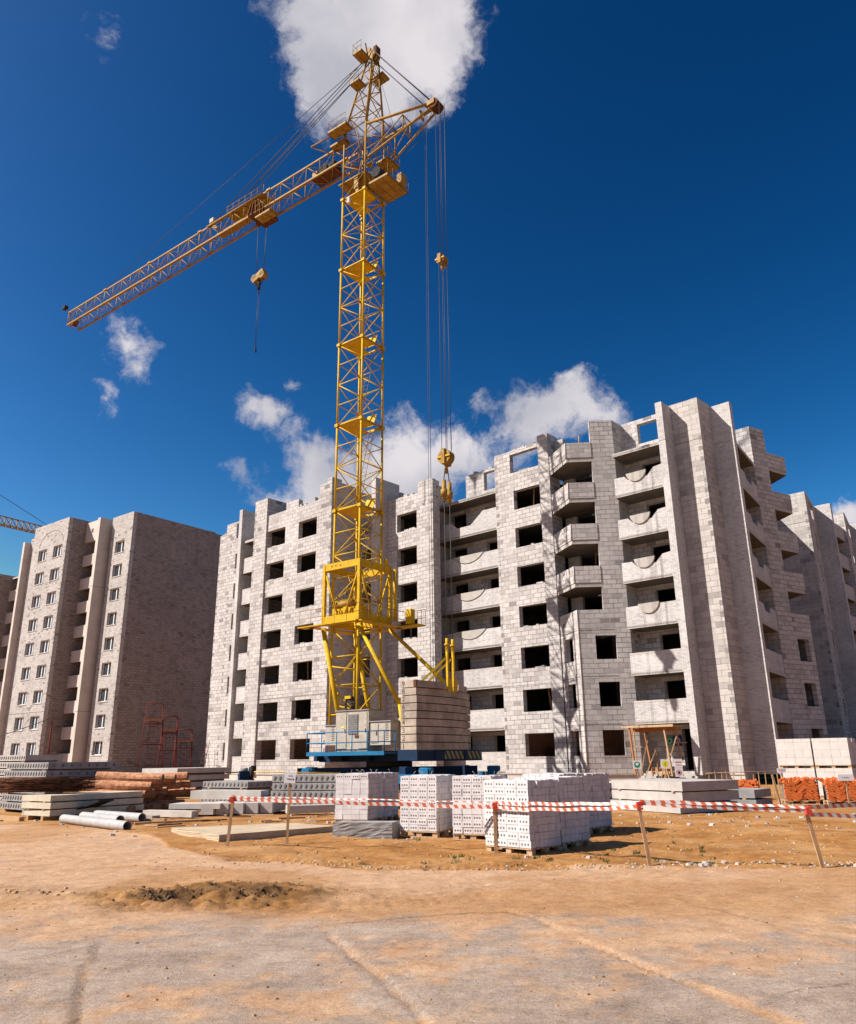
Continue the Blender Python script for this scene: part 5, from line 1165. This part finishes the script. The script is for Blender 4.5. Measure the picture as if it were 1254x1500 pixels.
# brick pallets
def pallet(m, a, b, z=0.):
    for i in range(3):
        y = b * (.03 + .94 * i / 2 * .94)
        m.box(-a, 0, y, y + .10, z, z + .02, 'pallet_wood')
        for x in (-a, -a / 2 - .06, -.12): m.box(x, x + .12, y, y + .10, z + .02, z + .10, 'pallet_wood')
    k = 6
    for i in range(k): y = b * i / k; m.box(-a, 0, y + .005, y + b / k * .75, z + .102, z + .125, 'pallet_wood')
def brick_pallet(C, psi, a, b, rows, label, holes=True, plain_rows=()):
    o = empty('brick_pallet', (C[0], C[1], gz(*C) - .01), -psi, label, 'brick pallet', 'pallets of white bricks'); m = MB(); pallet(m, a, b); m.build('pallet', o)
    m = MB(); rh = (1.235 - .13) / rows; nx = 4; bw = a / nx; z = .128
    m.box(-a + .03, -.03, .03, b - .03, .128, 1.2, 'silicate_brick')
    for r_ in range(rows):
        z = .128 + r_ * rh; x = -a + rnd.uniform(-.012, .012)
        for i in range(nx):
            j = rnd.uniform(-.010, .006); g = .004
            m.box(x + i * bw + g, x + (i + 1) * bw - g, j, .12, z + .002, z + rh - .003, 'silicate_brick')
            if holes and r_ not in plain_rows:
                for h_ in range(3):
                    cx = x + (i + .24 + .26 * h_) * bw; m.tube((cx, j - .0015, z + rh * .48), (cx, j + .001, z + rh * .48), .021, 'hole_shade', 8, smooth=False)  # flat discs paint the shade inside the brick holes
        y = 0; 
        while y < b - .06:      # side courses
            bl_ = rnd.choice([.12, .12, .25]); y1 = min(y + bl_, b); j = rnd.uniform(-.006, .010)
            if y > .005 or r_ % 2: m.box(-.12, j, max(y, .125) + .003, max(y1, .13) - .003, z + .002, z + rh - .003, 'silicate_brick') if y1 > .14 else None
            m.box(-a - j, -a + .1, y + .003, y1 - .003, z + .002, z + rh - .003, 'silicate_brick') if y > .12 else None
            y = y1
    for i in range(int(a / .25) + 1):
        for k in range(int(b / .12)):
            if rnd.random() < .8: x0 = -a + .02 + i * .25; y0 = k * .12 + .01; m.box(x0, min(x0 + .24, -.01), y0, y0 + .11, 1.2, 1.236 + rnd.uniform(0, .012), 'silicate_brick')
    m.build('brick_stack', o)
    m = MB()
    for _ in range(5): x, y = rnd.uniform(-a + .1, -.1), rnd.uniform(.05, b - .1); m.path([(x, y, 1.24), (x + .02, y, 1.30), (x + rnd.uniform(-.06, .08), y, 1.33)], .004, 'concrete')
    m.build('strap_ends', o)
def off2(C, psi, d): return (C[0] + math.sin(psi) * d, C[1] + math.cos(psi) * d)
p4 = (1.70, 14.55)
brick_pallet(p4, R(46), 1.06, .87, 9, 'white perforated brick pallet nearest the camera, with the tape post before it')
brick_pallet(off2(p4, R(46), .90), R(46), 1.06, .86, 9, 'white brick pallet directly behind the nearest one')
brick_pallet((1.22, 16.9), R(24), .87, 1.0, 9, 'white brick pallet just left of the nearest one, on a light timber pallet', plain_rows=(3, 4))
brick_pallet((.10, 17.6), R(27), .88, 1.0, 9, 'white brick pallet right of the rough concrete block')
brick_pallet((-1.62, 21.2), R(18), .92, 1.1, 9, 'white brick pallet behind the rough concrete block, leftmost', plain_rows=(0, 1, 2, 3, 4, 5, 6, 7))
brick_pallet(off2((-1.62, 21.2), R(18), 1.16), R(18), .92, 1.1, 9, 'white brick pallet behind the leftmost one', holes=False)
brick_pallet((2.72, 17.5), R(45), 1.0, .93, 9, 'white brick pallet at the back right, mostly hidden', holes=False)
brick_pallet(off2((2.72, 17.5), R(45), .97), R(45), 1.0, .93, 9, 'white brick pallet rearmost at the right', holes=False)
# rough block, kerb slab
def rough_block(name, pts, h, mat, label, cat, amp=.03, z0=-.05):
    bm = bmesh.new(); vs = [bm.verts.new((*p, z0)) for p in pts]; f = bm.faces.new(vs); r_ = bmesh.ops.extrude_face_region(bm, geom=[f]); 
    for e in r_['geom']:
        if isinstance(e, bmesh.types.BMVert): e.co.z = h
    bmesh.ops.recalc_face_normals(bm, faces=bm.faces); bmesh.ops.subdivide_edges(bm, edges=bm.edges, cuts=9, use_grid_fill=True)
    for v in bm.verts: v.co += Vector((rnd.uniform(-1, 1), rnd.uniform(-1, 1), rnd.uniform(-.4, .4))) * amp
    me = bpy.data.meshes.new(name); bm.to_mesh(me); bm.free(); me.materials.append(MATS[mat]); o = bpy.data.objects.new(name, me); col.objects.link(o); tag(o, label, cat); return o
rough_block('foundation_block', [(-2.12, 17.9), (-.84, 17.72), (-.68, 18.15), (-1.96, 18.35)], .31, 'concrete_grey', 'rough broken concrete block in front of the leftmost white brick pallet', 'concrete block', .008)
rough_block('kerb_slab', [(-4.45, 17.55), (-2.25, 19.45), (-3.4, 20.6), (-6.1, 19.6)], .12, 'dusty_concrete', 'long low concrete slab on the sand behind the first tape post', 'slab', .008)

# aac block pallets, two tiers
AG = 'pallets of aerated blocks'
def aac(C, psi, a, b, z, label, rows=3, hh=.30):
    o = empty('block_pallet', (C[0], C[1], z), -psi, label, 'block pallet', AG); m = MB(); pallet(m, a, b); m.build('pallet', o); m = MB(); zz = .128
    for r_ in range(rows):
        h_ = hh if r_ < rows - 1 else hh * .5
        n = 2 if r_ % 2 == 0 else 4
        for i in range(n):
            for k in range(4): m.box(-a + a * i / n + .003, -a + a * (i + 1) / n - .003, b * k / 4 + rnd.uniform(0, .006), b * (k + 1) / 4 - .004, zz, zz + h_ - .004, 'aac_block')
        zz += h_
    m.build('block_stack', o); return zz
Cq = (15.15, 29.6); ps = R(35); dl = Vector((-math.cos(ps), math.sin(ps)))
for t, nm in ((0, 'lower'), (1, 'upper')):
    z = t * 1.06
    aac(Cq, ps, 1.2, .95, z, f'cream aerated block pallet, {nm} one at the right', 4, .27); C2_ = (Cq[0] + dl.x * 1.25, Cq[1] + dl.y * 1.25)
    aac(C2_, ps, 1.2, .95, z, f'cream aerated block pallet, {nm} one at the left by the corner', 4, .27)
    aac(off2(Cq, ps, 1.05), ps, 1.2, .95, z, f'cream aerated block pallet in shade, {nm} one of the pair behind', 4, .27)
# orange brick piles
def clay(C, psi, a, b, h, label):
    o = empty('clay_brick_pallet', (C[0], C[1], 0), -psi, label, 'brick pallet', 'pallets of orange bricks'); m = MB(); pallet(m, a, b); m.build('pallet', o); m = MB()
    m.box(-a + .14, -.14, .14, b - .08, .13, h - .16, 'hole_shade')  # core coloured as the shade between the bricks
    rows = int((h - .1) / .078)
    for face in range(2):
        for r_ in range(rows):
            for i in range(6):
                u_ = .12 + i * .165 + (r_ % 2) * .02; z = .17 + r_ * .078
                top = h - .02 - .16 * abs(u_ / a - .45) * 2
                if z > top or u_ > a: continue
                tilt_ = R(32 if (i // 2 + face) % 2 else -32) + rnd.uniform(-.05, .05)
                L = .105; d = Vector((math.cos(tilt_), 0, math.sin(tilt_)))
                if face == 0: c = Vector((-a + u_, .06 + rnd.uniform(-.012, .02), z)); ax, ay = d, Vector((0, 1, 0))
                else: c = Vector((-.06 + rnd.uniform(-.03, .03), u_ * b / a, z)); ax, ay = Vector((0, d.x, d.z)), Vector((1, 0, 0))
                m.obox(c, ax, ay, ax.cross(ay), L, .06, .034, 'clay_brick')
    for _ in range(60):
        t = R(rnd.choice([-32, 32]) + rnd.uniform(-8, 8)); c = Vector((-a + rnd.uniform(.1, a - .1), rnd.uniform(.05, b - .1), h - .1 + rnd.uniform(-.05, .06))); d = Vector((math.cos(t), 0, math.sin(t))); m.obox(c, d, (0, 1, 0), d.cross(Vector((0, 1, 0))), .125, .06, .034, 'clay_brick')
    m.build('brick_stack', o)
clay((12.75, 27.3), R(10), 1.08, .95, .80, 'heaped orange clay bricks on a pallet, the middle pile')
clay((13.85, 26.6), R(10), 1.1, .95, .80, 'heaped orange clay bricks on a pallet, the rightmost pile cut by the frame')
clay((11.9, 30.2), R(25), 1.0, .95, .66, 'heaped orange clay bricks, the leftmost low pile beside the slabs')
# props: stakes with signs
def stake(P, h, w_, label, lean=(0, 0), board=None, cat='post', group=None, mat='wood', name='wooden_post', z0=None):
    z = gz(*P) if z0 is None else z0; o = empty(name, (P[0], P[1], z), 0, label, cat, group); m = MB()
    m.beam((0, 0, -.15), (lean[0], lean[1], h), w_, w_ * .6, mat, up=(0, 1, 0)); m.build('stake' if board else 'shaft', o)
    if board:
        bw, bh, bz, marks, rot = board; m = MB(); y = lean[1] - w_ * .45
        c, s_ = math.cos(rot), math.sin(rot); T = lambda x, zz, yy: (lean[0] + x * c - zz * s_, y + yy, bz + x * s_ + zz * c)
        m.hexa([T(-bw / 2, -bh / 2, -.012), T(bw / 2, -bh / 2, -.012), T(bw / 2, -bh / 2, 0), T(-bw / 2, -bh / 2, 0), T(-bw / 2, bh / 2, -.012), T(bw / 2, bh / 2, -.012), T(bw / 2, bh / 2, 0), T(-bw / 2, bh / 2, 0)], 'sign_white'); b_ = m.build('sign_board', o)
        m = MB()
        for kind, *q in marks:
            if kind != 'bar': m_keep, m = m, MB()
            if kind == 'bar': x0, x1, z0_, z1_, mt = q; m.face([T(x0, z0_, -.015), T(x1, z0_, -.015), T(x1, z1_, -.015), T(x0, z1_, -.015)], mt)
            elif kind == 'disc': cx, cz, r_, mt, off_ = q; m.face([T(cx + r_ * math.cos(2 * math.pi * i / 20), cz + r_ * math.sin(2 * math.pi * i / 20), off_) for i in range(20)], mt)
            elif kind == 'ring':
                cx, cz, r_, r2, mt, off_ = q
                for i in range(20):
                    a, b2 = 2 * math.pi * i / 20, 2 * math.pi * (i + 1) / 20; m.face([T(cx + r_ * math.cos(a), cz + r_ * math.sin(a), off_), T(cx + r_ * math.cos(b2), cz + r_ * math.sin(b2), off_), T(cx + r2 * math.cos(b2), cz + r2 * math.sin(b2), off_), T(cx + r2 * math.cos(a), cz + r2 * math.sin(a), off_)], mt)
            if kind != 'bar': m.build('sign_symbol', b_); m = m_keep
        if m.f: m.build('sign_marking', b_)
    return o
TG = 'wooden posts carrying the striped tape'
stake((-4.01, 16.47), .93, .055, 'wooden post at the left end of the striped tape', (.07, 0), None, 'post', TG)
stake((1.14, 15.09), .86, .06, 'wooden post in front of the nearest white brick pallet', (0, 0), None, 'post', TG)
stake((3.33, 12.94), .92, .055, 'leaning wooden tape post, second from the right', (-.12, 0), None, 'post', TG)
stake((5.78, 12.56), .87, .055, 'leaning wooden tape post farthest right', (-.16, 0), None, 'post', TG)
def scribble(w_, rows, mt='ink'):
    out = []
    for (xa, xb, z, h_) in rows:
        x = xa
        while x < xb: k = rnd.uniform(.008, .016); out.append(('bar', x, x + k, z - h_ / 2 + rnd.uniform(0, h_ * .3), z + h_ / 2 - rnd.uniform(0, h_ * .3), mt)); out.append(('bar', x, x + k * 1.6, z - h_ * .1, z + h_ * .1, mt)); x += k * 2.1
    return out
stake((-2.93, 16.98), 1.2, .05, 'thin post with a crooked white sign beside the grey slabs', (.02, 0), (.23, .22, 1.27, scribble(.23, [(-.03, .05, .03, .03), (-.06, .07, -.03, .035)]), R(-4)), 'sign', None, name='sign_post')
stake((11.35, 27.0), .95, .06, 'leaning yellow stake with a small white sign beside the orange bricks', (-.18, 0), None, 'post', None)
stake((12.1, 28.2), 1.0, .05, 'small blue and white lettered sign above the orange bricks', (-.1, 0), (.30, .15, 1.05, scribble(.3, [(-.11, .11, .02, .03), (-.04, .04, -.03, .02)], 'sign_blue'), 0), 'sign', None, name='sign_post')
stake((13.05, 26.0), .95, .05, 'white lettered sign on a stake in the rightmost orange bricks', (0, 0), (.50, .19, .86, scribble(.5, [(-.11, .11, 0, .03)]), 0), 'sign', None, name='sign_post')
# tape
def tape(P, Q, sag, w_, label, twist=0., n=24, off_=0):
    m = MB(); P, Q = Vector(P), Vector(Q); pts = []; L = (Q - P).length
    for i in range(n + 1):
        t = i / n; c = P.lerp(Q, t); c.z -= sag * 4 * t * (1 - t); c.z += .006 * math.sin(t * 21 + off_); a = R(8) * math.sin(t * 9 + off_) + twist * t; pts.append((c, Vector((0, math.sin(a), math.cos(a)))))
    me = bpy.data.meshes.new('barrier_tape'); v = []; f = []; uvs = []
    for i, (c, u_) in enumerate(pts): v += [tuple(c - u_ * w_ / 2 - P), tuple(c + u_ * w_ / 2 - P)]
    for i in range(n): f.append((2 * i, 2 * i + 2, 2 * i + 3, 2 * i + 1))
    me.from_pydata(v, [], f); ul = me.uv_layers.new(name='UVMap'); k = 0
    for i in range(n):
        for (ii, s_) in ((i, 0), (i + 1, 0), (i + 1, w_), (i, w_)): ul.data[k].uv = (L * ii / n, s_); k += 1
    me.materials.append(MATS['tape']); o = bpy.data.objects.new('barrier_tape', me); col.objects.link(o); o.location = P; tag(o, label, 'barrier tape', 'red and white barrier tape')
W3, W4, W5, W1 = (1.14, 15.03, gz(1.14, 15.09) + .83), (3.21, 12.88, gz(3.33, 12.94) + .90), (5.63, 12.50, gz(5.78, 12.56) + .82), (-3.95, 16.42, gz(-4.01, 16.47) + .88)
dn = lambda p, z: (p[0], p[1] - .01, p[2] - z)
tape(dn(W1, .02), dn(W3, .06), .0, .062, 'lower striped tape strand between the left post and the brick pallet post')
tape(dn(W1, -.02), dn(W3, -.02), -.01, .030, 'upper pale tape strand between the left post and the brick pallet post', R(70), off_=2)
tape(dn(W3, .06), dn(W4, .05), .035, .052, 'lower striped tape strand crossing the nearest brick pallet')
tape(dn(W3, -.02), dn(W4, -.01), .02, .055, 'upper twisted tape strand crossing the nearest brick pallet', R(40), off_=1)
tape(dn(W4, .0), dn(W5, .03), .012, .052, 'lower striped tape strand between the two leaning posts')
tape(dn(W4, -.03), dn(W5, -.02), -.005, .05, 'upper pale tape strand between the two leaning posts', R(60), off_=3)
tape(dn(W5, .08), (9.5, 13.2, .52), .0, .06, 'lower striped tape strand leaving the frame at the right')
tape(dn(W5, -.03), (9.5, 13.8, .86), .02, .06, 'upper pale tape strand leaving the frame at the right', R(30), off_=4)
for (p_, z_) in ((W1, 'left'), (W3, 'brick pallet'), (W4, 'second right'), (W5, 'far right')):
    m = MB()
    for i in range(3): m.obox((0, -.02, -.03 + .04 * i - .04), (1, 0, .2 * (i - 1)), (0, 1, 0), (-.2 * (i - 1), 0, 1), .045, .035, .016, 'sign_red')
    o = m.build('tape_knot'); o.location = p_; tag(o, f'red knot of tape tied round the {z_} post', 'tape knot', 'tape knots on the posts')

# entrance porch
ent = empty('porch_scaffold', ((-21) * math.cos(PHI) + 42.6 * math.sin(PHI), 21 * math.sin(PHI) + 42.6 * math.cos(PHI), 0), -PHI, 'rough timber props and board roof over the building entrance', 'scaffold')
OE = (-21, 42.6, 0); m = MB()
m.box(-22.7, -19.7, 42.0, 43.3, 3.12, 3.16, 'wood'); m.box(-22.8, -19.65, 41.97, 42.02, 3.10, 3.22, 'pallet_wood'); m.box(-22.9, -20.0, 43.2, 43.3, 2.9, 3.1, 'wood_orange'); m.build('roof_board', ent, OE)
for (x0, y0, z0, x1, y1, z1, w_, mt) in ((-22.2, 42.1, .6, -22.35, 42.1, 3.1, .12, 'wood_orange'), (-22.05, 42.1, .6, -22.15, 42.2, 3.1, .06, 'wood'), (-21.2, 42.2, .5, -21.55, 42.3, 2.95, .1, 'wood_orange'), (-21.9, 42.0, .4, -21.4, 42.3, 2.4, .09, 'wood'),
        (-21.6, 42.0, .4, -20.95, 42.3, 1.9, .08, 'wood'), (-20.0, 42.1, .5, -20.3, 42.2, 3.1, .11, 'wood'), (-20.45, 42.0, .4, -19.7, 42.4, 2.6, .09, 'wood'), (-20.6, 41.9, .4, -20.2, 42.1, 1.5, .09, 'wood'), (-20.1, 41.9, .4, -20.4, 42.0, 1.4, .09, 'wood'), (-19.75, 42.8, 1.3, -19.9, 42.8, 3.1, .09, 'wood_orange'), (-21.1, 42.6, .5, -21.15, 42.8, 1.7, .06, 'wood_orange')):
    m = MB(); m.beam((x0, y0, z0), (x1, y1, z1), w_, w_ * .7, mt); m.build('prop', ent, OE)
m = MB(); m.beam((-22.1, 42.1, 2.1), (-21.7, 42.2, 2.05), .05, .05, 'wood'); m.beam((-19.9, 43., 2.25), (-19.4, 43., 2.25), .04, .05, 'wood'); m.box(-21.5, -20.5, 42.6, 43.1, .75, .95, 'wood'); m.box(-21.2, -20.0, 42.3, 42.9, .6, .74, 'pallet_wood'); m.build('cross_board', ent, OE)
m = MB()
for i in range(5): m.box(-22.5 + i * .02, -19.1, 42.6 + i * .3, 42.9 + i * .3 + (.9 if i == 4 else 0), -.2, .25 + i * .12, 'concrete')
o = m.build('entrance_steps', None, OE); o.location = ent.location; o.rotation_euler = ent.rotation_euler; tag(o, 'concrete entrance steps under the timber porch', 'steps')
def sc_xy(s_, c_): return (s_ * math.cos(PHI) + c_ * math.sin(PHI), -s_ * math.sin(PHI) + c_ * math.cos(PHI))
stake(sc_xy(-21.6, 41.2), .4, .05, 'white board with a green round helmet symbol at the porch', (0, 0), (.46, .44, .62, [('disc', 0, 0, .17, 'sign_green', -.014), ('bar', -.09, .09, -.01, .05, 'sign_white'), ('disc', 0, .03, .08, 'sign_white', -.0155)], 0), 'sign', None, name='safety_sign', z0=.5)
stake(sc_xy(-19.95, 41.2), .4, .05, 'white board with a yellow warning symbol at the porch', (0, 0), (.48, .46, .65, [('disc', 0, 0, .17, 'sign_yellow', -.014), ('bar', -.02, .02, -.09, .09, 'ink')], R(-4)), 'sign', None, name='safety_sign', z0=.5)
stake(sc_xy(-19.3, 41.4), .4, .05, 'tall white notice with red lines and a prohibition ring at the porch', (0, 0), (.42, .9, .45, [('bar', -.16, .16, .26, .31, 'sign_red'), ('bar', -.14, .14, .12, .15, 'sign_red'), ('bar', -.19, .19, -.01, .0, 'sign_red'), ('ring', 0, -.24, .15, .12, 'sign_red', -.014), ('disc', 0, -.24, .08, 'ink', -.0155)], 0), 'sign', None, name='safety_sign', z0=.5)
m = MB(); sg = empty('wall_sign', (*sc_xy(-21.2, 45.16), 2.4), -PHI, 'dark green and blue sign panel fixed on the wall inside the porch', 'sign'); m.box(-.45, 0, -.03, 0, -.22, .22, 'sign_green'); m.box(.0, .55, -.03, 0, -.28, .28, 'sign_blue'); m.build('panel', sg)
m = MB()
for cx, r_, r2 in ((-.22, .15, .12), (.27, .17, .14)):
    m = MB() if cx > 0 else m
    for i in range(20): a, b = 2 * math.pi * i / 20, 2 * math.pi * (i + 1) / 20; m.face([(cx + r_ * math.cos(a), -.033, r_ * math.sin(a)), (cx + r_ * math.cos(b), -.033, r_ * math.sin(b)), (cx + r2 * math.cos(b), -.033, r2 * math.sin(b)), (cx + r2 * math.cos(a), -.033, r2 * math.sin(a))], 'sign_white')
    if cx < 0: m.build('sign_marking', sg)
m.box(.25, .29, -.034, -.031, -.09, .06, 'sign_white'); m.build('sign_marking', sg)

# red steel towers by the left building
def red_tower(P, h, wb, wt_, label, lv=4):
    o = empty('steel_tower', (*P, 0), R(20), label, 'scaffold tower', 'red steel towers'); m = MB()
    C = lambda i, t: Vector(((-1, 1, 1, -1)[i] * (wb + (wt_ - wb) * t) / 2, (-1, -1, 1, 1)[i] * (wb + (wt_ - wb) * t) / 2, h * t))
    for i in range(4): m.tube(C(i, 0), C(i, 1), .028, 'red_paint', 6); m.tube(C(i, 0).lerp(C((i + 1) % 4, 0), .3), C(i, .8).lerp(C((i + 1) % 4, .8), .3), .018, 'red_paint', 4)
    for l in range(lv + 1):
        for i in range(4): m.tube(C(i, l / lv), C((i + 1) % 4, l / lv), .022, 'red_paint', 5)
    for l in range(int(h / .35)):
        t = l * .35 / h; m.tube(C(0, t).lerp(C(1, t), .35), C(0, t).lerp(C(1, t), .6), .018, 'red_paint', 4)
    m.build('frame', o); m = MB(); m.obox(C(0, .8).lerp(C(2, .8), .5), (1, 0, 0), (0, 1, 0), (0, 0, 1), wt_ / 2 + .1, wt_ / 2 + .1, .02, 'wood_orange'); m.build('platform', o)
red_tower((-18.9, 55), 5.4, 1.75, 1.0, 'tall tapering red steel tower by the blank side wall')
red_tower((-18.1, 56), 4.6, 1.3, .9, 'middle red steel tower, overlapping the tall one')
red_tower((-17.35, 57), 3.7, 1.3, 1.0, 'low wide red steel tower right of the tall one', 3)
# red pole with cable by left building, cable winch, yellow rail
o = empty('red_pole', (-31.5, 67, 0), 0, 'thin dark red pole with a slack cable before the left building', 'pole'); m = MB(); m.tube((0, 0, 0), (0, 0, 5.2), .06, 'red_paint', 6); m.build('shaft', o)
m = MB(); m.path([(0, 0, 5.2), (-1.6, -.5, 4.5), (-4, -1, 3.6), (-7, -1.5, 3.1), (-12, -2, 3.0), (-20, -3, 3.3)], .03, 'rope'); m.build('cable', o)
o = empty('cable_winch', (-9.0, 40.0, 0), R(20), 'dark blue cable winch on a short stand left of the crane base', 'winch'); m = MB(); m.tube((0, 0, 0), (0, 0, .75), .12, 'dark_metal', 8); m.box(-.35, .35, -.3, .3, .62, .75, 'blue_paint'); m.build('stand', o)
m = MB(); m.box(-.34, .1, -.25, .25, .76, 1.1, 'blue_paint'); m.tube((-.3, 0, 1.12), (.05, 0, 1.12), .14, 'concrete_grey', 10); m.build('motor', o); m = MB(); m.tube((.12, 0, 1.0), (.32, 0, 1.0), .3, 'dark_metal', 14); m.box(.2, .45, -.1, .1, 1.1, 1.35, 'dark_metal'); m.build('drum', o)
o = empty('guard_rail', (-13, 41.5, 0), 0, 'low thin yellow guard rail across the front of the pale building', 'railing'); m = MB()
m.path([(0, 0, .95), (4, -.4, 1.05), (8.5, -1.2, .95)], .03, YP); m.build('rail', o); m = MB()
for t in (0, 2, 4, 6.2, 8.5): m.tube((t, -t * .13, 0), (t, -t * .13, .98), .035, YP, 5)
m.build('upright', o)
o = empty('stick_fence', (10.6, 31.5, 0), 0, 'low fence of thin wooden sticks behind the orange bricks', 'fence'); m = MB()
for i in range(12): x = i * .24; m.beam((x, 0, 0), (x + rnd.uniform(-.05, .05), 0, rnd.uniform(.85, 1.0)), .035, .02, 'wood')
m.build('stick', o); m = MB(); m.path([(-.1, 0, .92), (2.8, 0, .98)], .012, 'wood'); m.build('rail', o)
# ladder leaning on section A
o = empty('step_ladder', (*sc_xy(-61.4, 39.4), 0), -PHI, 'thin step ladder against the lower left corner of the pale building', 'ladder'); m = MB()
for s_ in (-.3, .3): m.tube((s_ * 1.6, -.4, 0), (s_ * .6, .35, 3.2), .025, 'rust_steel', 4); m.tube((s_ * 1.4, .5, 0), (s_ * .6, .3, 2.2), .02, 'rust_steel', 4)
m.build('stile', o); m = MB()
for i in range(9): t = i / 9; m.tube((-.48 + .3 * t, -.4 + .75 * t, 3.2 * t), (.48 - .3 * t, -.4 + .75 * t, 3.2 * t), .02, 'rust_steel', 4)
m.build('rung', o)

# ------------------------------------------------------------------ rubble, clods and weeds
def rock(m, c, s_, mat):
    n = 7; top = []; ph = rnd.random() * 6
    ring = [(c[0] + s_ * (rnd.uniform(.7, 1.1)) * math.cos(2 * math.pi * k / n + ph), c[1] + s_ * rnd.uniform(.6, 1.) * math.sin(2 * math.pi * k / n + ph), c[2] - s_ * .2) for k in range(n)]
    up = [(c[0] + (x - c[0]) * rnd.uniform(.5, .8), c[1] + (y - c[1]) * rnd.uniform(.5, .8), c[2] + s_ * rnd.uniform(.35, .6)) for x, y, z in ring]
    for k in range(n): l = (k + 1) % n; m.face([ring[k], ring[l], up[l], up[k]], mat)
    m.face(up, mat)
m = MB()
for _ in range(1300):
    y = 5.2 + rnd.random() ** 1.3 * 12; x = rnd.uniform(-.62, .62) * y; s_ = rnd.choice([.004, .005, .006, .008, .008, .015]) * rnd.uniform(.7, 1.4)
    rock(m, (x, y, gz(x, y)), s_, rnd.choice(['clod', 'clod', 'clod', 'stone', 'soil_dark']))
for cx, cy, rx, ry, n, sm in ((-3.15, 10.75, .6, .4, 200, .035), (-2.2, 10.5, .45, .3, 120, .03), (-3.6, 10.6, .4, .3, 60, .025), (-2.7, 10.9, 1.5, .6, 260, .02), (-6.3, 11.2, 1.5, .3, 80, .05)):
    for _ in range(n): x, y = rnd.gauss(cx, rx * .45), rnd.gauss(cy, ry * .5); rock(m, (x, y, gz(x, y)), rnd.uniform(.01, sm), 'soil_dark' if cx > -5 else 'clod')
for _ in range(420):
    x = rnd.uniform(-3.4, 9); y = np.interp(x, [-3.4, -.1, 2.7, 9], [14.3, 12.9, 12.85, 12.6]) + rnd.gauss(.1, .12); rock(m, (x, y, gz(x, y)), rnd.uniform(.01, .04), rnd.choice(['clod', 'stone']))
for _ in range(700):
    x, y = rnd.uniform(-5, 9), rnd.uniform(13.2, 24); rock(m, (x, y, gz(x, y)), rnd.uniform(.01, .04), rnd.choice(['clod', 'clod', 'stone', 'soil_dark']))
o = m.build('gravel', uv=False); tag(o, 'scattered pebbles, clods and dark soil crumbs over the road and sand', 'gravel', None, 'stuff')
m = MB()
for _ in range(50):
    x = rnd.choice([rnd.uniform(3.4, 5.3), rnd.uniform(5.9, 8.5)]); y = 13.0 - (x - 3.4) * .05 + rnd.gauss(0, .12); rock(m, (x, y, gz(x, y)), rnd.uniform(.015, .075), rnd.choice(['stone', 'concrete', 'stone', 'clod']))
for (x, y, s_) in ((1.6, 14.35, .06), (2.6, 14.1, .07), (-1.0, 17.4, .07), (-.4, 17.6, .06), (-9.3, 22.4, .12), (-9.0, 22.1, .08), (-4.9, 22.6, .08), (-3.3, 21.6, .08), (-2.7, 21.8, .1)): rock(m, (x, y, gz(x, y)), s_, 'stone')
for _ in range(240):
    x, y = rnd.uniform(-13, 12), rnd.uniform(18.5, 31); rock(m, (x, y, gz(x, y)), rnd.uniform(.02, .09), rnd.choice(['stone', 'concrete', 'clod', 'concrete_grey']))
for _ in range(60):
    x, y, a = rnd.uniform(-10, -3), rnd.uniform(21, 29), rnd.uniform(-.6, .8); L = rnd.uniform(.2, .8); m.beam((x, y, gz(x, y) + .03), (x + math.cos(a) * L, y + math.sin(a) * L, gz(x, y) + .04), .06, .03, rnd.choice(['wood', 'pallet_wood', 'rust_steel']))
o = m.build('rubble', uv=False); tag(o, 'broken stone, concrete crumbs and timber scraps strewn over the sandy yard', 'rubble', None, 'stuff')
m = MB()
for _ in range(34):
    cx, cy = rnd.uniform(-1.2, 5.2), rnd.uniform(13.2, 15.0); k = rnd.randrange(5, 16)
    if _ % 6 == 0: cy = rnd.uniform(14.5, 18)
    for i in range(k):
        a = rnd.random() * 6.28; L = rnd.uniform(.02, .06); b = (cx + rnd.gauss(0, .03), cy + rnd.gauss(0, .03)); z = gz(*b); t = (b[0] + math.cos(a) * L * .6, b[1] + math.sin(a) * L * .6, z + L); w2 = .008
        m.face([(b[0] - w2, b[1], z), (b[0] + w2, b[1], z), t], 'leaf'); m.face([(t[0] - .008, t[1], t[2] - .006), (t[0] + .008, t[1] + .006, t[2] - .006), (t[0] + .005, t[1], t[2] + .006), (t[0] - .005, t[1], t[2] + .004)], 'leaf')
o = m.build('weeds', uv=False); tag(o, 'small green weeds sprouting in the sand by the brick pallets', 'weeds', None, 'stuff')
